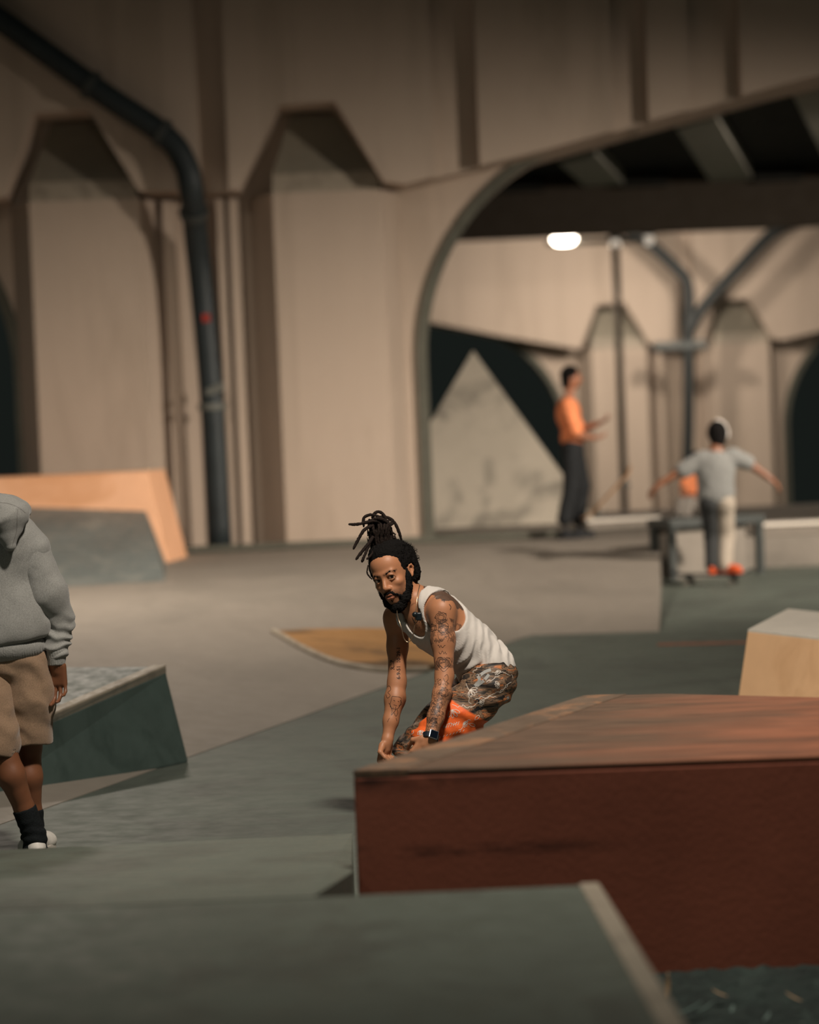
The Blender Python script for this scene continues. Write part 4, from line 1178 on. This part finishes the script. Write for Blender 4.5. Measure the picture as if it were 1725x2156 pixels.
pr += [squig(952, 1486, 992, 1488, 8, 2), squig(992, 1488, 1030, 1468, 9, 2), squig(1030, 1468, 1072, 1440, 10, 2), squig(984, 1440, 990, 1482, 8, 2), squig(1000, 1470, 1046, 1466, 10, 1.6), squig(932, 1530, 962, 1522, 8, 2), squig(968, 1536, 990, 1514, 6, 2),
       squig(866, 1548, 884, 1520, 7, 2), squig(1040, 1412, 1082, 1424, 9, 2.2), squig(994, 1414, 1014, 1404, 6, 2), squig(856, 1574, 868, 1548, 6, 1.6), squig(1024, 1436, 1050, 1424, 7, 2), squig(1052, 1458, 1076, 1438, 6, 1.5)]
for i in range(7): pr.append([(934 + 5 * i, 1534 - 1.2 * i), (937 + 5 * i, 1526 - 1.2 * i)])
for i in range(8): pr.append([(926 + 7 * i, 1554 - 2 * i), (929 + 7 * i, 1550 - 2 * i)])
pr += [petal(890, 1552, .4, 9, 3), petal(884, 1546, -.5, 8, 2.6), petal(1000, 1516, -.8, 12, 3), petal(988, 1524, .3, 12, 3), petal(936, 1566, -.2, 8, 2.5)]
inked('print_lines', BS, pr, .46, plain('white_print', (214, 204, 192), .7), shorts, 4)
inked('print_shapes', BS, [[(1004, 1420), (1010, 1432), (1000, 1444)], [(1008, 1424), (1022, 1414), (1034, 1410)], [(1030, 1420), (1018, 1434), (1004, 1444)]], 3.2, plain('grey_print', (150, 150, 146), .7), shorts, 3)

# --- shoes and socks (on the board)
shoe_m = plain('dark_canvas_shoe', (44, 42, 42), .7); sole_m = plain('white_sole', (196, 190, 180), .6)
def shoe(ank, fdir, up=(0, 0, 1), L_=.27, m=shoe_m, sm=sole_m, parent=None, h=.005, zf=None):
    a = np.array(tuple(ank)); f = nrm(np.array(fdir)); u = nrm(np.array(up)); s = np.cross(u, f); R = np.stack([f, s, u])
    b = a.copy(); 
    if zf is not None: b = a - u * ((a - np.array((0, 0, zf))) @ u)
    else: b = a - u * .09
    q = [Ell(b + f * .04 + u * .045, (.12, .042, .042), R, k=.03), Ell(b + f * .125 + u * .035, (.062, .045, .034), R, k=.03), Cone(b + u * .045, b + u * .085, .040, .042, k=.03), Half(b + u * .012, -u, 'i', .004)]
    o = sdf_obj('shoe', q, h, m, parent)
    n = 28; rim = []
    for t in np.linspace(0, 2 * math.pi, n, endpoint=False):
        x = .045 + .142 * math.cos(t); w = .044 * (1 + .12 * math.cos(t)) * (abs(math.sin(t)) ** .75) * (1 if math.sin(t) >= 0 else -1)
        rim.append((x, w))
    v, fc = prism_vf(rim, lambda x, w: Vector(b + f * x + s * w), lambda x, w: Vector(b + f * x * 1.0 + s * w + u * .026))
    mesh_obj('sole', v, fc, sm, o)
    return o
board_z = .115
for a_ in (anL, anR): shoe(a_, (-.55, -.83, 0), parent=person, zf=board_z)

# --- necklace, watch, clip microphone, earbud
chain_m = plain('silver_chain', (196, 170, 140), .25, .9, .3, 400)
nk = [(884, 1232, -.115), (880, 1250, -.16), (877, 1275, -.19), (874, 1310, -.21), (869, 1340, -.215), (860, 1352, -.215), (851, 1344, -.21), (845, 1320, -.205), (838, 1300, -.18), (836, 1286, -.13)]
path = [P(x, y, D0 + z) for x, y, z in [tuple(q) for q in catmull(nk, 8)]]
path = [ (lambda h: h if h is not None and (h - CAM_LOC).length < (p - CAM_LOC).length + .0 else p)(None) for p in path]
tube('necklace', path, .0019, chain_m, person, 8)
wd = nrm(wrL - elL); wc = elL + (wrL - elL) * .97
band_r = .032
ang = np.linspace(0, 2 * math.pi, 25)
u_ = nrm(np.cross(wd, (0, 0, 1))); v_ = np.cross(wd, u_)
vv, ff = [], []
for i, t in enumerate(ang[:-1]):
    o = u_ * math.cos(t) + v_ * math.sin(t)
    for dz, rr in ((-.011, band_r), (.011, band_r), (.011, band_r + .003), (-.011, band_r + .003)): vv.append(Vector(wc + wd * dz + o * rr))
for i in range(24):
    for k in range(4): ff.append((4*i + k, 4*i + (k+1) % 4, 4*((i+1) % 24) + (k+1) % 4, 4*((i+1) % 24) + k))
watch = mesh_obj('watch', vv, ff, plain('black_watch_strap', (30, 36, 44), .4), person)
fd = nrm(np.array((.25, -1, .1)) - wd * (np.array((.25, -1, .1)) @ wd)); sd = np.cross(fd, wd)
Rw = Matrix([Vector(sd), Vector(wd), Vector(fd)]).transposed()
v, f = box_vf(Vector(wc + fd * (band_r + .004)), (.038, .036, .010), Rw); mesh_obj('watch_case', v, f, plain('steel_case', (170, 178, 186), .25, .8), watch, bevel=.003)
v, f = box_vf(Vector(wc + fd * (band_r + .0095)), (.032, .030, .003), Rw); mesh_obj('watch_face', v, f, plain('watch_glass', (14, 20, 30), .12), watch, bevel=.001)
mic = sdf_obj('clip_microphone', [Box(J(882, 1298, -.225), (.013, .010, .017), None, .006), Ell(J(874, 1294, -.228), (.012, .012, .012), k=.004)], .002, plain('black_plastic', (22, 30, 34), .35), person)
tube('earbud', [P(791, 1224, D0 - .05), P(792, 1231, D0 - .055), P(793, 1239, D0 - .06)], [.0045, .0035, .003], plain('white_earbud', (214, 206, 196), .4), person, 8)

# --- skateboard
def skateboard(loc, rot, label, deck_col, L_=.80, W_=.205, wheel=(96, 92, 84), grip=True):
    root = empty('skateboard', loc); root.rotation_euler = rot
    n = 26; top, bot = [], []
    def outline():
        o = []
        for t in np.linspace(0, 2 * math.pi, 56, endpoint=False):
            x = L_ / 2 * math.copysign(abs(math.cos(t)) ** .45, math.cos(t)); y = W_ / 2 * math.copysign(abs(math.sin(t)) ** .55, math.sin(t)); o.append((x, y))
        return o
    def zz(x, y):
        k = max(0, abs(x) - L_ * .32) / (L_ * .18); return .055 * k * k * .9 + .006 * (y / (W_ / 2)) ** 2
    o = outline(); rings = [1, .8, .5, .2]
    vv, ff = [], []
    for s_, dz in ((0, 0), (1, .011)):
        for r in rings:
            for x, y in o: vv.append((x * r if r == 1 else x * (r + .12 * (1 - r)), y * r, zz(x * r, y * r) + dz))
    m = len(o); K = len(rings)
    for b in (0, K * m):
        for r in range(K - 1):
            for i in range(m): ff.append((b + r*m + i, b + r*m + (i+1) % m, b + (r+1)*m + (i+1) % m, b + (r+1)*m + i))
        ff.append(tuple(b + (K-1)*m + i for i in range(m)))
    for i in range(m): ff.append((i, (i+1) % m, K*m + (i+1) % m, K*m + i))
    vv = [Vector(q) + Vector((0, 0, .095)) for q in vv]
    mesh_obj('deck', vv, ff, deck_col, root, smooth=False)
    for sx_ in (-1, 1):
        tr = mesh_obj('truck', *join_vf(box_vf((sx_ * L_ * .27, 0, .083), (.085, .055, .02)), tube_vf([Vector((sx_ * L_ * .27, -.085, .045)), Vector((sx_ * L_ * .27, .085, .045))], .010, 8), box_vf((sx_ * L_ * .27, 0, .06), (.035, .05, .035))), M['steel'], root)
        for sy_ in (-1, 1):
            v, f = tube_vf([Vector((sx_ * L_ * .27, sy_ * .085, .027)), Vector((sx_ * L_ * .27, sy_ * .118, .027))], .027, 14)
            mesh_obj('wheel', v, f, plain('wheel', wheel, .5) if 'wheel' not in bpy.data.materials else bpy.data.materials['wheel'], tr)
    return tag(root, label, 'skateboard')
bc = (P(1008, 1690, D0)); 
skateboard(Vector((bc.x - .03, D0 - .06, 0)), (0, 0, math.atan2(1, -.12)), 'skateboard under the feet of crouching skater behind the red block', plain('black_grip', (30, 30, 30), .9, 0, .2, 200, .4))

# ================================================================== HOODED WALKER (seen from behind, cut by the frame edge)
D1 = 9.9
def K(px, py, dy=0.0): return np.array(P(px, py, D1 + dy))
DSK = np.array(lin((118, 76, 52)), f32)
def dark_skin(p): return DSK[None, :] * (1 + .12 * fbm(p, 25, 3, 2)[:, None])
wsk = tone_mat('walker_skin', .45, .4, .05, 300)
# walking away; the leg to the picture's right carries the weight
hR2, kR2, aR2 = K(52, 1395, .02), K(58, 1570, .06), K(70, 1766, .06)
hL2, kL2, aL2 = K(-36, 1395, .0), K(2, 1566, -.10), K(73, 1762, -.06)
shR2, elR2, wrR2 = K(72, 1170, .02), K(124, 1305, .05), K(119, 1396, .0)
shL2, elL2, wrL2 = K(-100, 1170, .02), K(-135, 1310, .0), K(-130, 1400, -.05)
hc = K(-52, 985, .10)
wb = [Ell(K(-14, 1200, .02), (.17, .12, .22), k=.05), Ell(K(4, 1350, .02), (.155, .125, .15), k=.05), Cone(K(-20, 1085, .03), hc + np.array((.01, -.02, -.07)), .06, .055, k=.03),
      Ell(hc, (.078, .098, .115), k=.02), Ell(hc + np.array((0, .05, -.05)), (.055, .06, .065), k=.03), Ell(hc + np.array((.078, -.0, -.02)), (.008, .018, .03), k=.01), Ell(hc + np.array((-.078, -.0, -.02)), (.008, .018, .03), k=.01),
      Cone(hc + np.array((0, .105, -.0)), hc + np.array((0, .125, -.04)), .008, .013, k=.01)]
for h_, k_, a_ in ((hR2, kR2, aR2), (hL2, kL2, aL2)):
    wb += chain([h_, k_], [.088, .060], .03)
    cf = k_ + (a_ - k_) * .33 + np.array((0, -.022, 0))
    wb += chain([k_, cf, k_ + (a_ - k_) * .7, a_], [.054, .056, .040, .035], .02) + chain([a_, a_ + np.array((0, .03, -.05))], [.036, .036], .02)
for s_, e_, w_ in ((shR2, elR2, wrR2), (shL2, elL2, wrL2)): wb += chain([s_, e_, w_], [.055, .045, .030], .02)
wb += hand(wrR2, (.02, .05, -1), (-.25, -.95, 0), (-1, .25, 0), curl=(16, 34, 24), spread=.10, thumb_curl=20, L=.19)
wb += hand(wrL2, (0, .1, -1), (.6, -.7, 0), (.8, .5, 0), curl=(30, 40, 25), L=.19)
walker = sdf_obj('person', wb, .005, wsk, None, dark_skin)
tag(walker, 'person in grey hoodie and tan shorts walking away, cut by the frame edge', 'person')
sdf_obj('hair', [Ell(hc + np.array((0, -.01, .03)), (.086, .105, .10)), Box(hc + np.array((0, .12, -.04)), (.1, .06, .1), None, .02, 's', .02), Half(hc + np.array((0, 0, -.06)), (0, .4, -1), 'i', .01)], .006, hair_m, walker, None, lambda p: .004 * fbm(p, 120, 2, 5), .01, 0)
# hoodie
def heather(base, name):
    N = NT(name); b = np.array(lin(base)); n = N.noise(420, 2, .7, sc3=(1, 1, .5)); m = N.noise(16, 3)
    c = N.mix(.75, N.ramp(m, [(.35, tuple(b * .93)), (.65, tuple(b * 1.06))]), N.ramp(n, [(.3, tuple(b * .62)), (.7, tuple(b * 1.4))]))
    N.bump(n, .25, .001); N.b.inputs['Sheen Weight'].default_value = .25
    return N.out(c, .9, spec=.15)
hood_m = heather((140, 140, 136), 'heather_grey_fleece')
hd_ = [Ell(K(-10, 1165, .0), (.185, .135, .17), k=.06), Ell(K(-2, 1290, .0), (.195, .150, .20), k=.08), Ell(K(4, 1330, .0), (.20, .155, .115), k=.06), Half(K(0, 1354), (.08, 0, -1), 'i', .018)]
hd_ += [Cone(K(-10, 1100, .0), K(58, 1150, .0), .075, .085, k=.06), Cone(K(-20, 1100, .0), K(-88, 1150, .0), .075, .085, k=.06)]
slv = chain([K(62, 1168, 0), K(98, 1250, .0), elR2 + np.array((-.005, 0, .0)), K(120, 1352, .02), K(120, 1372, .0)], [.088, .082, .066, .052, .043], .03)
slv2 = chain([shL2, elL2, K(-132, 1385, -.04)], [.086, .072, .05], .03)
def hood_fold(p):
    q = p - A3(K(30, 1300)); n = fbm(p, 7, 2, 61)
    return -.006 * np.sin((q[:, 0] * 22 - q[:, 2] * 16) + 3 * n) - .004 * fbm(p, 14, 2, 62)
hoodie = sdf_obj('hoodie', hd_, .006, hood_m, walker, None, hood_fold, .015)
def slv_fold(p):
    lowz = sstep(-(p[:, 2] - K(120, 1330)[2]), -.10, .02)
    return -.005 * fbm(p, 16, 2, 63) - .006 * lowz * np.sin(p[:, 2] * 130 + 5 * fbm(p, 12, 2, 64) + p[:, 0] * 30)
sdf_obj('sleeve', slv, .005, hood_m, hoodie, None, slv_fold, .015)
sdf_obj('sleeve', slv2, .009, hood_m, hoodie, None, slv_fold, .015)
sdf_obj('cuff', chain([K(119, 1372, .0), K(119, 1396, .0)], [.042, .036], .01) + [Half(K(119, 1400), (0, 0, -1), 'i', .003), Half(K(119, 1364), (0, 0, 1), 'i', .003)], .0035, hood_m, hoodie, None, lambda p: .0015 * np.sin(np.arctan2(p[:, 1] - D1, p[:, 0] - K(119, 1380)[0]) * 26), .004)
sdf_obj('hem_band', [Ell(K(0, 1362, .0), (.190, .152, .09), k=.02), Half(K(0, 1390), (.10, 0, -1), 'i', .004), Half(K(0, 1350), (-.10, 0, 1), 'i', .004)], .004, hood_m, hoodie, None, lambda p: .0012 * np.sin(p[:, 0] * 700), .004)
# hood hanging on the back
hq = [Ell(K(2, 1085, -.13), (.115, .075, .085), k=.03), Cone(K(-30, 1062, -.05), K(42, 1072, -.06), .06, .045, k=.04), Cone(K(8, 1100, -.15), K(22, 1148, -.155), .075, .024, k=.04), Cone(K(-50, 1065, -.02), K(-70, 1090, .04), .06, .05, k=.04)]
def hood_d(p):
    q = p - A3(K(20, 1100, -.13)); return -.004 * np.sin(q[:, 2] * 55 + 3 * fbm(p, 9, 2, 71)) - .004 * fbm(p, 18, 2, 72)
hood = sdf_obj('hood', hq, .0045, hood_m, hoodie, None, hood_d, .012)
BH = bvh(hood)
seam_m = plain('seam', (112, 110, 106), .9)
inked('seam', BH, [[(37, 1072), (36, 1085), (36, 1100), (35, 1118), (30, 1136), (26, 1150)], [(0, 1058), (18, 1060), (38, 1068), (54, 1080)]], .5, seam_m, hood)
# shorts
cot = heather((138, 114, 92), 'tan_jersey')
ws = [Ell(K(6, 1390, .01), (.168, .135, .11), k=.05)]
ws += chain([K(52, 1400, .02), K(58, 1470, .02), K(56, 1562, .03)], [.110, .112, .104], .03)
wsL = chain([K(-38, 1400, .0), K(-30, 1470, -.05), K(-14, 1562, -.09)], [.112, .116, .112], .03)
def ws_fold(p):
    q = p - A3(K(40, 1390)); n = fbm(p, 8, 2, 81)
    return -.006 * np.sin(q[:, 2] * 42 + q[:, 0] * 30 + 4 * n) * (.4 + .6 * np.abs(vnoise(p, 9, 83))) - .003 * fbm(p, 22, 2, 84)
ws += [Half(K(56, 1566), (-.05, 0, -1), 'i', .004), Half(K(0, 1366), (0, 0, 1), 'i', .02), Cone(K(56, 1600, .03), K(56, 1530, .03), .088, .080, 's', .004)]
wsL += [Half(K(-10, 1572), (-.28, 0, -1), 'i', .004), Cone(K(-8, 1610, -.09), K(-14, 1540, -.09), .094, .086, 's', .004)]
wsh = sdf_obj('shorts', ws, .005, cot, walker, None, ws_fold, .012)
sdf_obj('far_leg', wsL, .005, cot, wsh, None, ws_fold, .012)
# socks and white shoes
sock_m = plain('black_sock', (22, 26, 28), .9, 0, .3, 150, .5, .2)
for a_, k_ in ((aR2, kR2), (aL2, kL2)):
    b_ = a_ + (k_ - a_) * .31
    sdf_obj('sock', chain([b_, a_, a_ + np.array((0, .0, -.075))], [.050, .046, .052], .02) + [Half(b_, nrm(k_ - a_), 'i', .004)], .0035, sock_m, walker, None, lambda p: -.0022 * np.sin(p[:, 2] * 170 + 4 * fbm(p, 12, 2, 91)) * sstep(-(p[:, 2]), -.2, -.1) - .002 * fbm(p, 30, 2, 92), .008)
wshoe = plain('white_leather_shoe', (206, 202, 194), .45)
shoe(aR2, (.25, .97, 0), m=wshoe, sm=sole_m, parent=walker, zf=.004)
shoe(aL2, (-.35, .93, 0), m=wshoe, sm=sole_m, parent=walker, zf=.004)

# ================================================================== TWO DISTANT SKATERS
def figure_parts(B, k=.03): return B
# --- man in orange shirt, in profile, looking at a phone, one foot on his tipped board
D2 = 26.9
def Q(px, py, dy=0.0): return np.array(P(px, py, D2 + dy))
zd = .336
hd2 = Q(1204, 795)
ob = [Ell(hd2, (.095, .078, .115), k=.02), Cone(hd2 + np.array((.092, 0, -.01)), hd2 + np.array((.11, 0, -.03)), .01, .015, k=.01), Ell(hd2 + np.array((.03, 0, -.06)), (.06, .055, .06), k=.03), Cone(Q(1198, 840), hd2 + np.array((-.015, 0, -.05)), .06, .055, k=.03),
      Ell(hd2 + np.array((-.01, -.08, -.02)), (.018, .01, .03), k=.01),
      Ell(Q(1197, 875), (.12, .18, .19), k=.05), Ell(Q(1207, 925), (.115, .155, .13), k=.05)]
hip_o = [Q(1205, 945, -.09), Q(1208, 945, .09)]; kn_o = [Q(1204, 1025, -.10), Q(1226, 1022, .10)]; an_o = [Q(1190, 1096, -.12), Q(1218, 1095, .08)]
for h_, k_, a_ in zip(hip_o, kn_o, an_o): ob += chain([h_, k_, a_], [.088, .058, .04], .03)
for sy, el, wr in ((-.17, Q(1216, 915, -.22), Q(1248, 922, -.16)), (.17, Q(1222, 905, .2), Q(1258, 893, .1))):
    ob += chain([Q(1196, 850, sy), el, wr], [.055, .043, .03], .02)
ob += hand(Q(1248, 922, -.16), (1, .1, -.02), (0, .2, 1), (.3, 1, .2), curl=(25, 30, 20)) + hand(Q(1258, 893, .1), (.9, -.2, .35), (0, -.3, 1), (.2, -1, .2), curl=(20, 30, 20))
SK2 = np.array(lin((150, 100, 74)), f32)
orange_man = sdf_obj('person', ob, .008, wsk, None, lambda p: SK2[None, :] * np.ones((len(p), 1), f32))
tag(orange_man, 'man in orange shirt and black trousers looking down beside the arch', 'person')
sdf_obj('hair', [Ell(hd2 + np.array((-.02, 0, .035)), (.108, .09, .105)), Ell(hd2 + np.array((-.06, 0, -.06)), (.06, .07, .08), k=.04), Box(hd2 + np.array((.13, 0, -.05)), (.08, .12, .1), None, .02, 's', .02)], .008, hair_m, orange_man, None, lambda p: .006 * fbm(p, 60, 2, 5), .012)
or_m = plain('orange_print_cotton', (232, 140, 92), .8, 0, .25, 14)
sdf_obj('shirt', [Ell(Q(1197, 872), (.137, .195, .20), k=.05), Ell(Q(1206, 922), (.135, .175, .14), k=.05), Cone(Q(1196, 852, -.16), Q(1212, 905, -.215), .078, .075, k=.04), Cone(Q(1196, 852, .16), Q(1216, 896, .195), .078, .075, k=.04), Half(Q(1205, 948), (.1, 0, -1), 'i', .01), Cone(Q(1200, 832), Q(1204, 815), .065, .07, 's', .01)], .008, or_m, orange_man, None, lambda p: -.006 * fbm(p, 14, 2, 7), .01)
bk_m = plain('black_denim', (25, 28, 30), .85, 0, .3, 20)
sdf_obj('trousers', [Ell(Q(1206, 945), (.135, .17, .12), k=.05)] + sum([chain([h_, k_, a_ + np.array((0, 0, .02))], [.112, .092, .085], .03) for h_, k_, a_ in zip(hip_o, kn_o, an_o)], []), .008, bk_m, orange_man, None, lambda p: -.007 * fbm(p, 16, 2, 8), .01)
blk = plain('black_suede_shoe', (30, 32, 34), .8)
shoe(an_o[0], (1, -.15, 0), m=blk, sm=blk, parent=orange_man, h=.008, zf=zd); shoe(an_o[1], (1, .1, 0), m=blk, sm=blk, parent=orange_man, h=.008, zf=zd)
ph = mesh_obj('phone', *box_vf(Vector(Q(1272, 886, .02)), (.15, .075, .009), Matrix.Rotation(-.5, 3, 'Y')), plain('dark_phone', (40, 40, 44), .3), None, bevel=.004)
tag(ph, 'dark phone held out by the man in orange', 'phone')
a_ = Q(1226, 1104, -.25); b_ = Q(1302, 1022, -.25); dv = nrm(b_ - a_)
sb = skateboard(Vector(a_ + dv * .40), (0, 0, 0), 'wood-topped skateboard tipped up at the feet of the man in orange', plain('maple_deck', (168, 128, 88), .6, 0, .3, 6))
xa = dv; za = nrm(np.cross(xa, np.array((0, 1.0, .0)))); 
if za[2] < 0: za = -za
ya = np.cross(za, xa)
sb.rotation_euler = Matrix([Vector(xa), Vector(ya), Vector(za)]).transposed().to_euler()
sb.location = Vector(a_ + dv * .44 - za * .10)

# --- skater riding away: grey tee, one dark and one pale trouser leg
D3 = 23.6
def T(px, py, dy=0.0): return np.array(P(px, py, D3 + dy))
hd3 = T(1511, 914, .05)
tb = [Ell(hd3, (.078, .095, .105), k=.02), Cone(T(1508, 945), hd3 + np.array((0, 0, -.05)), .06, .055, k=.03), Ell(T(1506, 980), (.17, .115, .16), k=.05), Ell(T(1508, 1035), (.145, .11, .13), k=.05)]
for s in (-1, 1): tb.append(Ell(hd3 + np.array((s * .08, 0, -.02)), (.01, .018, .03), k=.01))
tb += chain([T(1475, 968), T(1432, 992), T(1388, 1020)], [.055, .043, .03], .02) + chain([T(1545, 962), T(1580, 978), T(1622, 1008)], [.055, .043, .03], .02)
tb += hand(T(1388, 1020), (-.75, 0, -.6), (.3, .3, -.8), (0, .8, -.3), curl=(20, 30, 20)) + hand(T(1622, 1008), (.75, .1, -.6), (-.3, .3, -.8), (0, .8, -.3), curl=(20, 30, 20))
hipT = [T(1494, 1062), T(1526, 1062)]; knT = [T(1500, 1130, .10), T(1530, 1130, .08)]; anT = [T(1500, 1196, -.04), T(1528, 1198, -.06)]
for h_, k_, a2 in zip(hipT, knT, anT): tb += chain([h_, k_, a2], [.08, .056, .04], .03)
SK3 = np.array(lin((120, 78, 54)), f32)
rider = sdf_obj('person', tb, .008, wsk, None, lambda p: SK3[None, :] * np.ones((len(p), 1), f32))
tag(rider, 'skater in grey t-shirt riding away with arms held out', 'person')
sdf_obj('hair', [Ell(hd3 + np.array((0, -.01, .018)), (.102, .112, .118)), Ell(hd3 + np.array((0, -.05, -.07)), (.07, .06, .06), k=.04), Box(hd3 + np.array((0, .13, -.05)), (.1, .06, .1), None, .02, 's', .02)], .008, hair_m, rider, None, lambda p: .005 * fbm(p, 60, 2, 5), .012)
band = [hd3 + np.array((.104 * math.cos(t), .02 + .0 * t, .005 + .130 * math.sin(t))) for t in np.linspace(-.35, 1.7, 14)]
tube('headphone_band', [Vector(p) for p in band], .014, plain('white_plastic', (220, 214, 206), .4), rider, 8)
gr = heather((120, 121, 118), 'grey_tee')
sdf_obj('t_shirt', [Ell(T(1506, 982), (.195, .14, .17), k=.05), Ell(T(1507, 1010), (.182, .138, .17), k=.06), Ell(T(1508, 1040), (.186, .14, .14), k=.06), Cone(T(1478, 968), T(1440, 990), .088, .078, k=.04), Cone(T(1543, 962), T(1574, 974), .088, .078, k=.04), Half(T(1508, 1064), (.2, 0, -1), 'i', .01), Cone(T(1509, 940), T(1511, 920), .065, .07, 's', .01)], .007, gr, rider, None, lambda p: -.008 * fbm(p, 12, 2, 9), .012)
for i, m_ in ((0, plain('dark_trouser', (44, 46, 46), .85)), (1, plain('pale_trouser', (158, 148, 134), .85))):
    sdf_obj('trouser_leg', [Ell(hipT[i] + np.array((.0, 0, .02)), (.10, .13, .12), k=.04)] + chain([hipT[i], knT[i], anT[i] + np.array((0, 0, .03))], [.10, .078, .068], .03), .008, m_, rider, None, lambda p: -.006 * fbm(p, 16, 2, 8), .01)
os_ = plain('orange_shoe', (206, 84, 36), .6)
shoe(anT[0], (.2, .98, 0), m=os_, sm=os_, parent=rider, h=.008, zf=.118); shoe(anT[1], (.75, -.65, 0), m=os_, sm=os_, parent=rider, h=.008, zf=.118)
ctr = (anT[0] + anT[1]) / 2
skateboard(Vector((ctr[0] - .08, ctr[1] + .0, 0)), (0, 0, 2.75), 'black skateboard under the rider with orange shoes', plain('black_deck', (28, 32, 34), .8), L_=.82)

# --- person seated on the whitish ledge, mostly hidden behind the rider
D4 = 28.9
def U(px, py, dy=0.0): return np.array(P(px, py, D4 + dy))
hs = U(1466, 972)
sq = [Ell(hs, (.078, .095, .11), k=.02), Cone(U(1465, 1005), hs + np.array((0, 0, -.05)), .055, .055, k=.03), Ell(U(1466, 1025), (.14, .11, .17), k=.05), Ell(U(1468, 1062), (.15, .13, .10), k=.04)]
lg = [(U(1462, 1068, -.05), U(1436, 1060, -.28), U(1432, 1084, -.36)), (U(1472, 1068, -.05), U(1452, 1058, -.3), U(1446, 1084, -.40))]
for a2, b2, c2 in lg: sq += chain([a2, b2, c2], [.08, .06, .045], .03)
sq += chain([U(1446, 1003), U(1441, 1030, -.1), U(1436, 1050, -.22)], [.05, .042, .03], .02) + chain([U(1486, 1003), U(1482, 1032, -.1), U(1462, 1050, -.22)], [.05, .042, .03], .02)
seated = sdf_obj('person', sq, .01, wsk, None, lambda p: SK2[None, :] * np.ones((len(p), 1), f32))
tag(seated, 'seated person in orange mostly hidden behind the grey-shirted rider', 'person')
sdf_obj('hair', [Ell(hs + np.array((0, .02, .03)), (.088, .1, .1))], .01, hair_m, seated)
sdf_obj('shirt', [Ell(U(1466, 1026), (.165, .13, .18), k=.05), Cone(U(1446, 1005), U(1442, 1028, -.08), .07, .06, k=.03), Cone(U(1486, 1005), U(1483, 1028, -.08), .07, .06, k=.03), Half(U(1466, 1062), (0, 0, -1), 'i', .01)], .01, or_m, seated)
gt = plain('grey_trouser', (140, 134, 126), .85)
sdf_obj('trousers', [Ell(U(1468, 1064), (.16, .14, .10), k=.04)] + sum([chain(list(l_), [.095, .075, .06], .03) for l_ in lg], []), .01, gt, seated)
for a2, b2, c2 in lg: shoe(c2, (-.6, -.8, 0), m=blk, parent=seated, h=.01)
